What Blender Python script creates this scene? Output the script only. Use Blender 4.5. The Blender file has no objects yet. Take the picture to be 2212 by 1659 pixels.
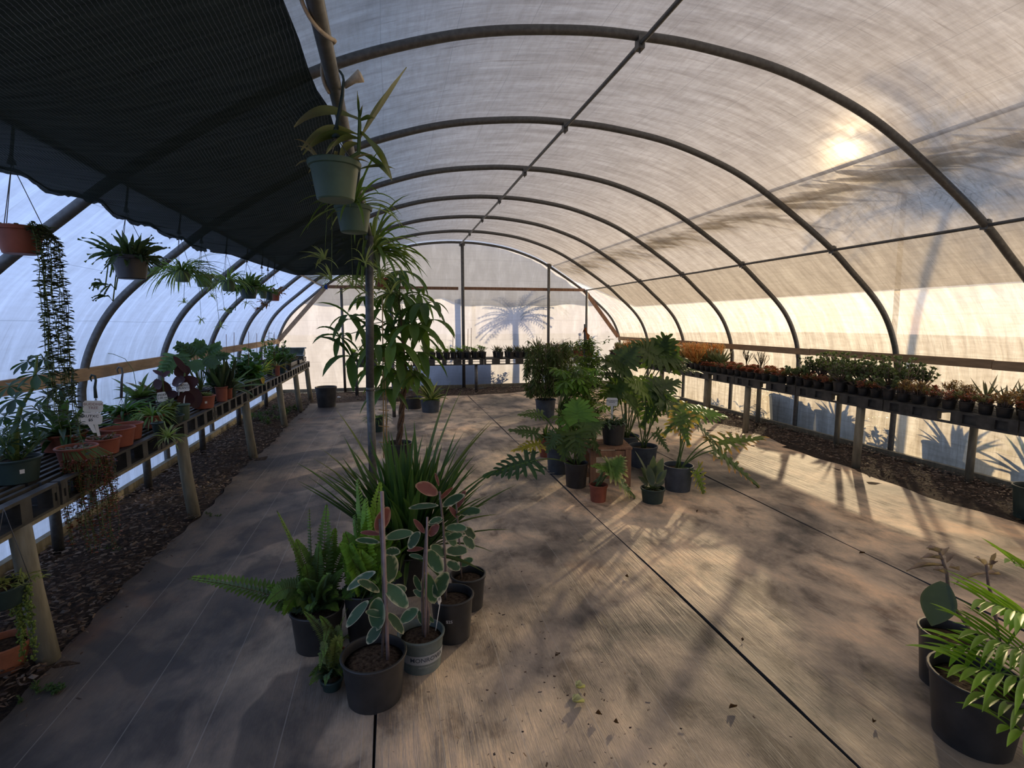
import bpy, math, random
import numpy as np
from mathutils import Vector, Matrix, noise

S = bpy.context.scene
COL = S.collection
PI = math.pi

# ------------------------------------------------------------------ camera
FPX, YAW, PITCH, ROLL, CAMZ = 1124.4, .2280, .1185, -.001, 1.6
_fw = Vector((math.sin(YAW)*math.cos(PITCH), math.cos(YAW)*math.cos(PITCH), -math.sin(PITCH)))
_r = Vector((math.cos(YAW), -math.sin(YAW), 0)); _u = _r.cross(_fw)
RT = _r*math.cos(ROLL)+_u*math.sin(ROLL); UP = -_r*math.sin(ROLL)+_u*math.cos(ROLL); FW = _fw
EYE = Vector((0, 0, CAMZ))
cd = bpy.data.cameras.new('camera'); cam = bpy.data.objects.new('camera', cd); COL.objects.link(cam)
cd.sensor_width = 36; cd.lens = FPX/2212*36; cd.clip_start = .02; cd.clip_end = 500
m3 = Matrix((RT, UP, -FW)).transposed()
cam.matrix_world = Matrix.Translation(EYE) @ m3.to_4x4()
S.camera = cam

# ------------------------------------------------------------------ sky, sun, exposure
SUN = Vector((.674, .697, .243)).normalized()
w = bpy.data.worlds.new('sky'); S.world = w; w.use_nodes = True
nt = w.node_tree; bg = nt.nodes['Background']
sky = nt.nodes.new('ShaderNodeTexSky'); sky.sky_type = 'NISHITA'; sky.sun_disc = False
sky.sun_elevation = math.asin(SUN.z); sky.sun_rotation = math.atan2(SUN.x, SUN.y)
sky.air_density = 1.0; sky.dust_density = .6; sky.ozone_density = 2.0
hz = nt.nodes.new('ShaderNodeMixRGB'); hz.inputs[0].default_value = .93; hz.inputs[2].default_value = (.56, .75, 1.30, 1)   # thin high haze
nt.links.new(sky.outputs[0], hz.inputs[1]); nt.links.new(hz.outputs[0], bg.inputs[0]); bg.inputs[1].default_value = .80
sl = bpy.data.lights.new('sun', 'SUN'); so = bpy.data.objects.new('sun', sl); COL.objects.link(so)
sl.energy = 9.6; sl.color = (1, .76, .46); sl.angle = math.radians(.9)
so.rotation_euler = (-SUN).to_track_quat('-Z', 'Y').to_euler(); so.location = (20, 20, 8)
S.view_settings.view_transform = 'Standard'; S.view_settings.look = 'None'
S.view_settings.exposure = .88; S.view_settings.gamma = 1
S.view_settings.use_curve_mapping = False
cy = S.cycles
cy.max_bounces = 10; cy.diffuse_bounces = 5; cy.glossy_bounces = 3; cy.transmission_bounces = 5
cy.transparent_max_bounces = 24; cy.sample_clamp_indirect = 6; cy.use_denoising = True
cy.caustics_reflective = False; cy.caustics_refractive = True

# ------------------------------------------------------------------ pixel <-> place helpers (2212 x 1659 frame)
def ray(x, y): return FW + RT*((x-1106)/FPX) - UP*((y-829.5)/FPX)
def at(x, y, Y): d = ray(x, y); return EYE + d*(Y/d.y)
def fl(x, y, z=0.): d = ray(x, y); return EYE + d*((z-CAMZ)/d.z)
def atx(x, y, X): d = ray(x, y); return EYE + d*(X/d.x)
def mpp(P): return (Vector(P)-EYE).dot(FW)/FPX       # metres per pixel at P
def cdir(P):                                          # horizontal direction away from the camera
    d = Vector((P[0], P[1], 0)); return d.normalized()

# ------------------------------------------------------------------ materials
MATS = {}
def newmat(name):
    m = bpy.data.materials.new(name); m.use_nodes = True; MATS[name] = m
    return m, m.node_tree, m.node_tree.nodes, m.node_tree.links
def ramp(N, pts):
    r = N.new('ShaderNodeValToRGB'); e = r.color_ramp.elements
    while len(e) < len(pts): e.new(.5)
    for k, (p, c) in enumerate(pts): e[k].position = p; e[k].color = tuple(c)+(1,) if len(c) == 3 else c
    return r
def texco(N, L, kind='Object', scale=(1, 1, 1), rot=(0, 0, 0)):
    t = N.new('ShaderNodeTexCoord'); mp = N.new('ShaderNodeMapping')
    mp.inputs['Scale'].default_value = scale; mp.inputs['Rotation'].default_value = rot
    L.new(t.outputs[kind], mp.inputs['Vector']); return mp.outputs[0]
def noi(N, L, vec, scale, detail=4, rough=.55, dist=0):
    n = N.new('ShaderNodeTexNoise'); n.inputs['Scale'].default_value = scale; n.inputs['Detail'].default_value = detail
    n.inputs['Roughness'].default_value = rough; n.inputs['Distortion'].default_value = dist
    L.new(vec, n.inputs['Vector']); return n.outputs[0]
def math_(N, L, op, a, b=None, clamp=False):
    n = N.new('ShaderNodeMath'); n.operation = op; n.use_clamp = clamp
    for i, v in enumerate((a, b)):
        if v is None: continue
        if isinstance(v, (int, float)): n.inputs[i].default_value = v
        else: L.new(v, n.inputs[i])
    return n.outputs[0]
def mixc(N, L, f, a, b, mode='MIX'):
    n = N.new('ShaderNodeMixRGB'); n.blend_type = mode
    for i, v in zip(('Fac', 'Color1', 'Color2'), (f, a, b)):
        if isinstance(v, (int, float)): n.inputs[i].default_value = v
        elif isinstance(v, tuple): n.inputs[i].default_value = v+(1,)
        else: L.new(v, n.inputs[i])
    return n.outputs[0]
def simple(name, color, rough=.6, spec=.4, metal=0, var=.12, scale=14, bump=0, second=None, stretch=(1, 1, 1)):
    m, T, N, L = newmat(name); b = N['Principled BSDF']
    v = texco(N, L, scale=stretch); n = noi(N, L, v, scale, 5)
    c2 = second or tuple(min(1, c*(1+2.2*var)) for c in color)
    r = ramp(N, [(.3, tuple(c*(1-var) for c in color)), (.72, c2)]); L.new(n, r.inputs[0])
    L.new(r.outputs[0], b.inputs['Base Color'])
    b.inputs['Roughness'].default_value = rough; b.inputs['Metallic'].default_value = metal
    b.inputs['Specular IOR Level'].default_value = spec
    if bump:
        bp = N.new('ShaderNodeBump'); bp.inputs['Strength'].default_value = bump; bp.inputs['Distance'].default_value = .01
        L.new(n, bp.inputs['Height']); L.new(bp.outputs[0], b.inputs['Normal'])
    return m

def leafmat(name, rough=.42, trans=.35, spec=.35):
    m, T, N, L = newmat(name); b = N['Principled BSDF']; out = N['Material Output']
    a = N.new('ShaderNodeAttribute'); a.attribute_name = 'Col'
    v = texco(N, L); n = noi(N, L, v, 22, 3)
    k = math_(N, L, 'MULTIPLY_ADD', n, .5); N[-1].inputs[2].default_value = 1.15
    c = N.new('ShaderNodeVectorMath'); c.operation = 'SCALE'; L.new(a.outputs['Color'], c.inputs[0]); L.new(k, c.inputs['Scale'])
    L.new(c.outputs[0], b.inputs['Base Color']); b.inputs['Roughness'].default_value = rough
    b.inputs['Specular IOR Level'].default_value = spec
    t = N.new('ShaderNodeBsdfTranslucent')
    g = mixc(N, L, 1., c.outputs[0], (1.5, 1.5, .55), 'MULTIPLY'); L.new(g, t.inputs[0])
    mx = N.new('ShaderNodeMixShader'); mx.inputs[0].default_value = trans
    L.new(b.outputs[0], mx.inputs[1]); L.new(t.outputs[0], mx.inputs[2]); L.new(mx.outputs[0], out.inputs[0])
    return m

def film_mat(name, tr=.70, clear=.13, scat=.010, dirt=1., tint=(.40, .40, .395)):
    """greenhouse plastic: mostly scatters light through, a little clear, dirt streaks run down the slope (UV.x = arc length, UV.y = along)"""
    m, T, N, L = newmat(name); out = N['Material Output']
    uv = texco(N, L, 'UV', (.9, 5.5, 1)); n1 = noi(N, L, uv, 1.6, 7, .68, .4)
    uv2 = texco(N, L, 'UV', (7, 1.1, 1)); n2 = noi(N, L, uv2, 3.5, 6, .7)
    uv3 = texco(N, L, 'UV', (1, 1, 1)); n3 = noi(N, L, uv3, .55, 3)
    uvs = texco(N, L, 'UV', (1.2, 26, 1), (0, 0, .06)); n5 = noi(N, L, uvs, 1.3, 5, .62)
    r1 = ramp(N, [(.36, (1.12, 1.12, 1.12)), (.50, (1-.12*dirt, 1-.14*dirt, 1-.17*dirt)), (.66, (1-.36*dirt, 1-.40*dirt, 1-.44*dirt))]); L.new(n1, r1.inputs[0])
    r2 = ramp(N, [(.42, (1, 1, 1)), (.66, (1-.20*dirt, 1-.22*dirt, 1-.25*dirt))]); L.new(n2, r2.inputs[0])
    r5 = ramp(N, [(.60, (1, 1, 1)), (.74, (1-.5*dirt, 1-.56*dirt, 1-.62*dirt))]); L.new(n5, r5.inputs[0])
    r3 = ramp(N, [(.3, (1, 1, 1)), (.7, (.93, .91, .88))]); L.new(n3, r3.inputs[0])
    # fine creases that run along the house
    t = N.new('ShaderNodeTexCoord'); sx = N.new('ShaderNodeSeparateXYZ'); L.new(t.outputs['UV'], sx.inputs[0])
    wob = noi(N, L, texco(N, L, 'UV', (.2, .5, 1)), 1., 2)
    x = math_(N, L, 'ADD', sx.outputs[0], math_(N, L, 'MULTIPLY', wob, .04))
    fr = math_(N, L, 'FRACT', math_(N, L, 'MULTIPLY', x, 2.1))
    ln = math_(N, L, 'COMPARE', fr, .5); N[-1].inputs[2].default_value = .006
    c = mixc(N, L, 1., r1.outputs[0], r2.outputs[0], 'MULTIPLY'); c = mixc(N, L, 1., c, r3.outputs[0], 'MULTIPLY')
    c = mixc(N, L, 1., c, r5.outputs[0], 'MULTIPLY')
    c = mixc(N, L, math_(N, L, 'MULTIPLY', ln, .45), c, (.35, .34, .33))
    c = mixc(N, L, 1., c, tint, 'MULTIPLY')
    bp = N.new('ShaderNodeBump'); bp.inputs['Strength'].default_value = .35; bp.inputs['Distance'].default_value = .03
    L.new(n1, bp.inputs['Height'])
    tl = N.new('ShaderNodeBsdfTranslucent'); L.new(c, tl.inputs[0]); L.new(bp.outputs[0], tl.inputs['Normal'])
    rf = N.new('ShaderNodeBsdfRefraction'); rf.distribution = 'GGX'; rf.inputs['Roughness'].default_value = .75; rf.inputs['IOR'].default_value = 1.035
    L.new(c, rf.inputs[0])
    df = N.new('ShaderNodeBsdfDiffuse'); L.new(c, df.inputs[0])
    tp = N.new('ShaderNodeBsdfTransparent')
    gl = N.new('ShaderNodeBsdfGlossy'); gl.inputs['Roughness'].default_value = .35; gl.inputs[0].default_value = (.8, .8, .8, 1)
    def mx(f, a, b):
        s = N.new('ShaderNodeMixShader'); s.inputs[0].default_value = f; L.new(a, s.inputs[1]); L.new(b, s.inputs[2]); return s.outputs[0]
    sc = 1-tr-clear-scat
    s = mx(scat/(tr+scat), tl.outputs[0], rf.outputs[0])
    s = mx(max(sc, .01)/(tr+scat+max(sc, .01)), s, df.outputs[0])
    s = mx(clear, s, tp.outputs[0]); s = mx(.03, s, gl.outputs[0])
    L.new(s, out.inputs[0]); return m

def net_mat(name, col, opaque, trn=.5, stripes=0):
    m, T, N, L = newmat(name); out = N['Material Output']
    n = noi(N, L, texco(N, L, 'UV', (2, 14, 1)), 3, 5); r = ramp(N, [(.3, tuple(c*.75 for c in col)), (.75, tuple(min(1, c*1.35) for c in col))]); L.new(n, r.inputs[0])
    d = N.new('ShaderNodeBsdfDiffuse'); L.new(r.outputs[0], d.inputs[0]); t = N.new('ShaderNodeBsdfTranslucent'); L.new(r.outputs[0], t.inputs[0])
    a = N.new('ShaderNodeMixShader'); a.inputs[0].default_value = trn; L.new(d.outputs[0], a.inputs[1]); L.new(t.outputs[0], a.inputs[2])
    tp = N.new('ShaderNodeBsdfTransparent'); b = N.new('ShaderNodeMixShader'); b.inputs[0].default_value = opaque
    L.new(tp.outputs[0], b.inputs[1]); L.new(a.outputs[0], b.inputs[2])
    if stripes:
        tc = N.new('ShaderNodeTexCoord'); sx = N.new('ShaderNodeSeparateXYZ'); L.new(tc.outputs['UV'], sx.inputs[0])
        f = math_(N, L, 'FRACT', math_(N, L, 'MULTIPLY', math_(N, L, 'ADD', sx.outputs[0], math_(N, L, 'MULTIPLY', n, .01)), stripes))
        g = math_(N, L, 'GREATER_THAN', f, .88)
        big = noi(N, L, texco(N, L, 'UV', (1.3, 1.3, 1)), 1.5, 3)
        v = math_(N, L, 'MULTIPLY', g, math_(N, L, 'MULTIPLY', big, .11))
        L.new(math_(N, L, 'SUBTRACT', opaque, v), b.inputs[0])
        f2 = math_(N, L, 'MULTIPLY', g, big); L.new(mixc(N, L, f2, r.outputs[0], (.16, .17, .18)), d.inputs[0])
    L.new(b.outputs[0], out.inputs[0]); return m

def build_materials():
    film_mat('plastic_film'); film_mat('sunny_film', tr=.70, clear=.115, scat=.008, dirt=1., tint=(.325, .31, .27)); film_mat('shady_film', tr=.80, clear=.02, scat=.02, dirt=.34, tint=(.68, .69, .72)); film_mat('end_film', tr=.72, clear=.05, scat=.02, dirt=.30, tint=(.28, .29, .32))  # same plastic throughout; each wall's tint is set to balance its sun and shade
    net_mat('roof_net', (.50, .445, .35), .87, .75)
    net_mat('end_net', (.36, .40, .46), .80, .75)
    net_mat('shade_cloth', (.030, .040, .036), .992, .25, stripes=85)
    simple('galvanised', (.125, .125, .12), .48, .5, .55, .18, 30, .1, stretch=(1, 1, 1))
    simple('lumber', (.30, .21, .13), .75, .2, 0, .18, 5, .3, stretch=(6, 1, 6))
    simple('old_wood', (.25, .14, .085), .7, .3, 0, .22, 6, .3, stretch=(5, 5, 1))
    simple('post_wood', (.25, .23, .17), .8, .2, 0, .2, 9, .25, stretch=(3, 3, .6))
    simple('bamboo', (.52, .34, .15), .5, .4, 0, .15, 20)
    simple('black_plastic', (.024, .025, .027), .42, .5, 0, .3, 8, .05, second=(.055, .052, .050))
    simple('tray_plastic', (.035, .036, .036), .5, .4, 0, .3, 12, second=(.085, .085, .08))
    simple('terracotta', (.25, .075, .045), .6, .35, 0, .2, 9)
    simple('clay', (.45, .17, .09), .7, .3, 0, .2, 9)
    simple('green_plastic', (.075, .12, .075), .5, .4, 0, .15, 9)
    simple('grey_green_plastic', (.13, .17, .155), .5, .4, 0, .3, 9, second=(.22, .26, .24))
    simple('dark_green_plastic', (.025, .045, .04), .5, .4, 0, .2, 9)
    simple('blue_grey_plastic', (.055, .07, .09), .5, .4, 0, .25, 9)
    simple('potting_soil', (.030, .018, .012), .95, .1, 0, .5, 70, .8, second=(.12, .085, .06))
    simple('white_plastic', (.72, .72, .68), .5, .4, 0, .08, 9)
    simple('ink', (.02, .02, .025), .6)
    simple('faded_ink', (.30, .20, .18), .6)
    simple('chalk', (.55, .55, .55), .8)
    simple('band_grey', (.36, .38, .38), .6, .3, 0, .12, 9)
    simple('wire', (.10, .10, .10), .4, .5, .3)
    simple('rope', (.55, .47, .36), .9, .2, 0, .2, 40)
    simple('blue_tape', (.02, .08, .38), .5)
    simple('bark', (.13, .085, .055), .85, .2, 0, .3, 25, .5)
    simple('stem_green', (.10, .15, .045), .6, .3, 0, .2, 20)
    simple('stem_grey', (.20, .15, .125), .8, .2, 0, .2, 20, .3)
    simple('pole_pink', (.34, .25, .23), .6, .3, 0, .15, 20)
    simple('outdoor_ground', (.10, .105, .075), .95, .1, 0, .2, 1.2)
    simple('concrete', (.35, .34, .32), .9, .2)
    simple('bulb_cream', (.5, .52, .36), .5)
    leafmat('leaf', .42, .35); leafmat('glossy_leaf', .42, .22, .35); leafmat('dry_leaf', .8, .3, .1); leafmat('succulent', .45, .12, .4)
    # mulch / soil bed
    m, T, N, L = newmat('mulch'); b = N['Principled BSDF']; v = texco(N, L)
    n = noi(N, L, v, 34, 6, .7); n2 = noi(N, L, v, 2.2, 3)
    r = ramp(N, [(.38, (.018, .012, .009)), (.55, (.065, .043, .03)), (.72, (.19, .14, .10))]); L.new(n, r.inputs[0])
    r2 = ramp(N, [(.3, (.7, .68, .68)), (.7, (1.25, 1.15, 1.05))]); L.new(n2, r2.inputs[0])
    L.new(mixc(N, L, 1., r.outputs[0], r2.outputs[0], 'MULTIPLY'), b.inputs['Base Color']); b.inputs['Roughness'].default_value = .95
    bp = N.new('ShaderNodeBump'); bp.inputs['Distance'].default_value = .03; L.new(n, bp.inputs['Height']); L.new(bp.outputs[0], b.inputs['Normal'])
    m, T, N, L = newmat('chip'); b = N['Principled BSDF']; a = N.new('ShaderNodeAttribute'); a.attribute_name = 'Col'
    L.new(a.outputs['Color'], b.inputs['Base Color']); b.inputs['Roughness'].default_value = .9
    # woven ground sheet
    m, T, N, L = newmat('ground_sheet'); b = N['Principled BSDF']; v = texco(N, L)
    big = noi(N, L, v, .75, 6, .6, .6); mid = noi(N, L, texco(N, L, scale=(1.6, 1, 1)), 2.6, 7, .62, .3); fine = noi(N, L, texco(N, L, scale=(30, 4, 1)), 6, 3)
    r = ramp(N, [(.36, (.15, .135, .12)), (.44, (.32, .265, .215)), (.53, (.52, .42, .32)), (.64, (.74, .54, .37))]); L.new(big, r.inputs[0])
    rm = ramp(N, [(.37, (.42, .41, .42)), (.47, (.90, .90, .89)), (.60, (1.34, 1.29, 1.22))]); L.new(mid, rm.inputs[0])
    c = mixc(N, L, 1., r.outputs[0], rm.outputs[0], 'MULTIPLY')
    rf = ramp(N, [(.3, (.9, .9, .9)), (.7, (1.1, 1.1, 1.1))]); L.new(fine, rf.inputs[0]); c = mixc(N, L, 1., c, rf.outputs[0], 'MULTIPLY')
    # damp patches with a clear edge
    wet = noi(N, L, texco(N, L, scale=(1, 1, 1)), .95, 3, .5, .9)
    rw = ramp(N, [(.54, (0, 0, 0)), (.57, (1, 1, 1))]); L.new(wet, rw.inputs[0])
    tc = N.new('ShaderNodeTexCoord'); sp = N.new('ShaderNodeSeparateXYZ'); L.new(tc.outputs['Object'], sp.inputs[0])
    nearwet = N.new('ShaderNodeMapRange'); nearwet.inputs[1].default_value = 1.3; nearwet.inputs[2].default_value = .2; L.new(sp.outputs[0], nearwet.inputs[0])
    c = mixc(N, L, math_(N, L, 'MULTIPLY', rw.outputs[0], math_(N, L, 'MULTIPLY', nearwet.outputs[0], .62)), c, (.045, .045, .05))
    # blacker (newer) fibre by the left bench, painted darker still for the weak light there
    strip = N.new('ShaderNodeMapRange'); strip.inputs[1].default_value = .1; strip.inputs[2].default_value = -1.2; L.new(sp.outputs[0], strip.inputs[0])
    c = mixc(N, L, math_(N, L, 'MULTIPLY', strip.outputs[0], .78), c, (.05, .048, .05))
    # rusty stain
    st = noi(N, L, v, 1.1, 4, .6, .5); rs = ramp(N, [(.60, (0, 0, 0)), (.72, (1, 1, 1))]); L.new(st, rs.inputs[0])
    c = mixc(N, L, math_(N, L, 'MULTIPLY', rs.outputs[0], .5), c, (.26, .14, .08))
    # tracer threads every 30 cm
    fr = math_(N, L, 'FRACT', math_(N, L, 'MULTIPLY', sp.outputs[0], 3.3)); ln = math_(N, L, 'COMPARE', fr, .5); N[-1].inputs[2].default_value = .007
    c = mixc(N, L, math_(N, L, 'MULTIPLY', ln, .3), c, (.55, .52, .47))
    L.new(c, b.inputs['Base Color']); b.inputs['Roughness'].default_value = .62; b.inputs['Specular IOR Level'].default_value = .35
    st1 = noi(N, L, texco(N, L, scale=(26, 1.7, 1), rot=(0, 0, .12)), 1.0, 5, .62, .5)
    msk = noi(N, L, v, .9, 3); rk = ramp(N, [(.42, (.12, .12, .12)), (.60, (1, 1, 1))]); L.new(msk, rk.inputs[0])
    h = math_(N, L, 'MULTIPLY', st1, rk.outputs[0])
    h = math_(N, L, 'ADD', h, math_(N, L, 'MULTIPLY', fine, .12)); h = math_(N, L, 'ADD', h, math_(N, L, 'MULTIPLY', mid, .5))
    bp = N.new('ShaderNodeBump'); bp.inputs['Strength'].default_value = .7; bp.inputs['Distance'].default_value = .014
    L.new(h, bp.inputs['Height']); L.new(bp.outputs[0], b.inputs['Normal'])
build_materials()

# ------------------------------------------------------------------ mesh collector
class MB:
    def __init__(s, seed=None): s.v = []; s.f = []; s.c = []; s.m = []; s.uv = None
    def add(s, P, col=(.5, .5, .5)): s.v.append((P[0], P[1], P[2])); s.c.append(col); return len(s.v)-1
    def face(s, idx, mi=0): s.f.append(tuple(idx)); s.m.append(mi)
    def box(s, lo, hi, mi=0, M=None, col=(.5, .5, .5)):
        k = len(s.v)
        for z in (lo[2], hi[2]):
            for x, y in ((lo[0], lo[1]), (hi[0], lo[1]), (hi[0], hi[1]), (lo[0], hi[1])):
                p = Vector((x, y, z)); p = M @ p if M else p; s.add(p, col)
        for q in ((3, 2, 1, 0), (4, 5, 6, 7), (0, 1, 5, 4), (1, 2, 6, 5), (2, 3, 7, 6), (3, 0, 4, 7)): s.face([k+i for i in q], mi)
    def tube(s, pts, rad, n=8, mi=0, col=(.5, .5, .5), cap=True):
        pts = [Vector(p) for p in pts]; rads = rad if isinstance(rad, (list, tuple)) else [rad]*len(pts)
        prev = None; rings = []
        for i, p in enumerate(pts):
            d = (pts[min(i+1, len(pts)-1)]-pts[max(i-1, 0)])
            d = d.normalized() if d.length > 1e-9 else Vector((0, 0, 1))
            if prev is None: a = d.orthogonal().normalized()
            else:
                a = prev-d*prev.dot(d); a = a.normalized() if a.length > 1e-6 else d.orthogonal().normalized()
            prev = a; b = d.cross(a)
            rings.append([s.add(p+(a*math.cos(t)+b*math.sin(t))*rads[i], col) for t in (2*PI*j/n for j in range(n))])
        for i in range(len(rings)-1):
            for j in range(n): s.face((rings[i][j], rings[i][(j+1) % n], rings[i+1][(j+1) % n], rings[i+1][j]), mi)
        if cap: s.face(rings[0][::-1], mi); s.face(rings[-1], mi)
    def lathe(s, prof, c=(0, 0, 0), n=24, mi=0, closed=False, sq=0, rot=0, col=(.5, .5, .5)):
        rings = []
        for r, z in prof:
            ring = []
            for j in range(n):
                t = 2*PI*(j+.5)/n+rot; k = 1.
                if sq: k = min(1/max(abs(math.cos(t-rot)), abs(math.sin(t-rot))), 1.28)
                ring.append(s.add((c[0]+r*k*math.cos(t), c[1]+r*k*math.sin(t), c[2]+z), col))
            rings.append(ring)
        for i in range(len(rings)-1):
            for j in range(n): s.face((rings[i][j], rings[i][(j+1) % n], rings[i+1][(j+1) % n], rings[i+1][j]), mi)
        s.face(rings[0][::-1], mi)
        if closed: s.face(rings[-1], mi)
    def leaf(s, base, d, length, width, col=(.06, .14, .03), droop=.8, fold=.25, seg=5, shape='lance', tip=None, edge=None, up=None, cols=3, twist=0, mi=0, wav=0, rng=None):
        """a blade that starts at base, leaves along d and bends towards the ground"""
        p = Vector(base); d = Vector(d).normalized(); rows = []; ds = length/seg
        side = d.cross(Vector((0, 0, 1)) if up is None else Vector(up))
        side = side.normalized() if side.length > 1e-4 else Vector((1, 0, 0))
        if twist: side = (Matrix.Rotation(twist, 3, d) @ side)
        for i in range(seg+1):
            t = i/seg
            if shape == 'strap': wd = min(1, .55+2.2*t)*min(1, (1-t)*3.2)**.8
            elif shape == 'oval': wd = math.sin(PI*min(1, t*.96+.02))**.62
            elif shape == 'round': wd = math.sqrt(max(0, 1-(2*t-1)**2))
            elif shape == 'obo': wd = math.sin(PI*t**1.5)**.7 if 0 < t < 1 else 0
            elif shape == 'lobe': wd = (.9-.25*t)*(1 if t < .72 else math.sqrt(max(0, 1-((t-.72)/.28)**2)))
            else: wd = math.sin(PI*(.06+.94*t))**.9 if t < 1 else 0
            wd = max(wd, .03)*width/2
            nrm = side.cross(d).normalized(); row = []
            for j in range(cols):
                q = 2*j/(cols-1)-1
                if edge: q = math.copysign(abs(q)**.55, q)
                cc = col
                if tip and t > .55: k = (t-.55)/.45; cc = tuple(a*(1-k)+b*k for a, b in zip(col, tip))
                if edge:
                    ee = abs(q); jag = (.86 if not rng else .80+.16*rng.random())
                    if ee > .95 or i in (0, seg): cc = edge
                    elif ee > .6 and rng and rng.random() < .28: cc = tuple((a+b)/2 for a, b in zip(cc, edge))
                wv = wav*math.sin(9*t+q*2)*abs(q)*width if wav else 0
                row.append(s.add(p+side*(q*wd)+nrm*(abs(q)*wd*fold*2-wd*fold+wv), cc))
            rows.append(row)
            if i < seg:
                p = p+d*ds; d = (d+Vector((0, 0, -1))*droop*ds/max(length, 1e-6)).normalized()
                side = side-d*side.dot(d); side.normalize()
        for i in range(seg):
            for j in range(cols-1): s.face((rows[i][j], rows[i][j+1], rows[i+1][j+1], rows[i+1][j]), mi)
        return p
    def blob(s, c, r, n=8, m=5, col=(.5, .5, .5), mi=0, sq=1., jit=0, rng=None):
        rings = []
        for i in range(m+1):
            a = -PI/2+PI*i/m; rr = math.cos(a)*r; z = math.sin(a)*r*sq
            ring = []
            for j in range(n):
                k = 1+(rng.uniform(-jit, jit) if rng else 0); ring.append(s.add((c[0]+max(rr, 1e-4)*k*math.cos(2*PI*j/n), c[1]+max(rr, 1e-4)*k*math.sin(2*PI*j/n), c[2]+z*k), col))
            rings.append(ring)
        for i in range(m):
            for j in range(n): s.face((rings[i][j], rings[i][(j+1) % n], rings[i+1][(j+1) % n], rings[i+1][j]), mi)
    def mesh(s, name, mats, origin=(0, 0, 0), smooth=True):
        me = bpy.data.meshes.new(name); o = Vector(origin)
        me.from_pydata([(x-o.x, y-o.y, z-o.z) for x, y, z in s.v], [], s.f)
        for mt in (mats if isinstance(mats, (list, tuple)) else [mats]): me.materials.append(MATS[mt])
        me.polygons.foreach_set('material_index', s.m)
        a = me.color_attributes.new('Col', 'FLOAT_COLOR', 'POINT')
        a.data.foreach_set('color', [q for c in s.c for q in (c[0], c[1], c[2], 1)])
        if s.uv:
            ul = me.uv_layers.new(name='UVMap'); idx = [l.vertex_index for l in me.loops]
            ul.data.foreach_set('uv', [q for i in idx for q in s.uv[i]])
        if smooth: me.polygons.foreach_set('use_smooth', [True]*len(me.polygons))
        me.update(); return me
    def build(s, name, mats, parent=None, smooth=True, sharp=None):
        org = parent.location if parent and parent.parent is None else ((parent.parent.location+parent.location) if parent else (0, 0, 0))
        me = s.mesh(name, mats, org, smooth)
        if sharp: me.set_sharp_from_angle(angle=sharp)
        o = bpy.data.objects.new(name, me); COL.objects.link(o)
        if parent: o.parent = parent
        return o

def tag(o, label=None, cat=None, group=None, kind=None):
    if label: o['label'] = label
    if cat: o['category'] = cat
    if group: o['group'] = group
    if kind: o['kind'] = kind
    return o
def thing(name, loc, label, cat, group=None):
    o = bpy.data.objects.new(name, None); COL.objects.link(o); o.location = Vector(loc); o.empty_display_size = .05
    return tag(o, label, cat, group)
def struct(o): o['kind'] = 'structure'; return o
def lin(a, b, t): return tuple(x*(1-t)+y*t for x, y in zip(a, b))
def vcol(rng, c, v=.25): k = 1+rng.uniform(-v, v); return tuple(min(1, x*k) for x in c)
ORD = ['first', 'second', 'third', 'fourth', 'fifth', 'sixth', 'seventh', 'eighth', 'ninth', 'tenth', 'eleventh', 'twelfth', 'thirteenth', 'fourteenth', 'fifteenth', 'sixteenth', 'seventeenth', 'eighteenth', 'nineteenth', 'twentieth', 'twenty-first', 'twenty-second', 'twenty-third', 'twenty-fourth', 'twenty-fifth', 'twenty-sixth', 'twenty-seventh', 'twenty-eighth', 'twenty-ninth', 'thirtieth']

# ------------------------------------------------------------------ the house
XC, HALF, SP, Y0, YE, YF = 1.66, 4.15, 1.53, 3.40, 12.58, -4.25
XL, XR = XC-HALF, XC+HALF
PROF = [(0, 3.475), (.42, 3.462), (1.0, 3.39), (1.49, 3.265), (1.99, 3.075), (2.53, 2.77), (3.07, 2.42), (3.41, 2.145), (3.73, 1.87), (3.93, 1.63), (4.07, 1.35), (4.13, 1.12), (4.15, .9), (4.15, .0)]
def smooth_prof(off=0., n=6):
    P = PROF; out = []
    for i in range(len(P)-1):
        p0 = P[max(i-1, 0)] if i > 0 else (-P[1][0], P[1][1]); p1, p2 = P[i], P[i+1]; p3 = P[min(i+2, len(P)-1)]
        for k in range(n):
            t = k/n
            out.append(tuple(.5*((2*p1[a])+(-p0[a]+p2[a])*t+(2*p0[a]-5*p1[a]+4*p2[a]-p3[a])*t*t+(-p0[a]+3*p1[a]-3*p2[a]+p3[a])*t**3) for a in (0, 1)))
    out.append(P[-1])
    if off:
        res = []
        for i, (x, z) in enumerate(out):
            a = out[max(i-1, 0)]; b = out[min(i+1, len(out)-1)]; tx, tz = b[0]-a[0], b[1]-a[1]; l = math.hypot(tx, tz)
            nx, nz = (-tz/l, tx/l); res.append((x+nx*off, z+nz*off) if i else (x, z+off))
        out = res
    return out
def half_to_full(hp): return [(XC-x, z) for x, z in hp[::-1]]+[(XC+x, z) for x, z in hp[1:]]
HOOP = half_to_full(smooth_prof(0)); FILM = half_to_full(smooth_prof(.034)); NET = half_to_full(smooth_prof(.075))

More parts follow.
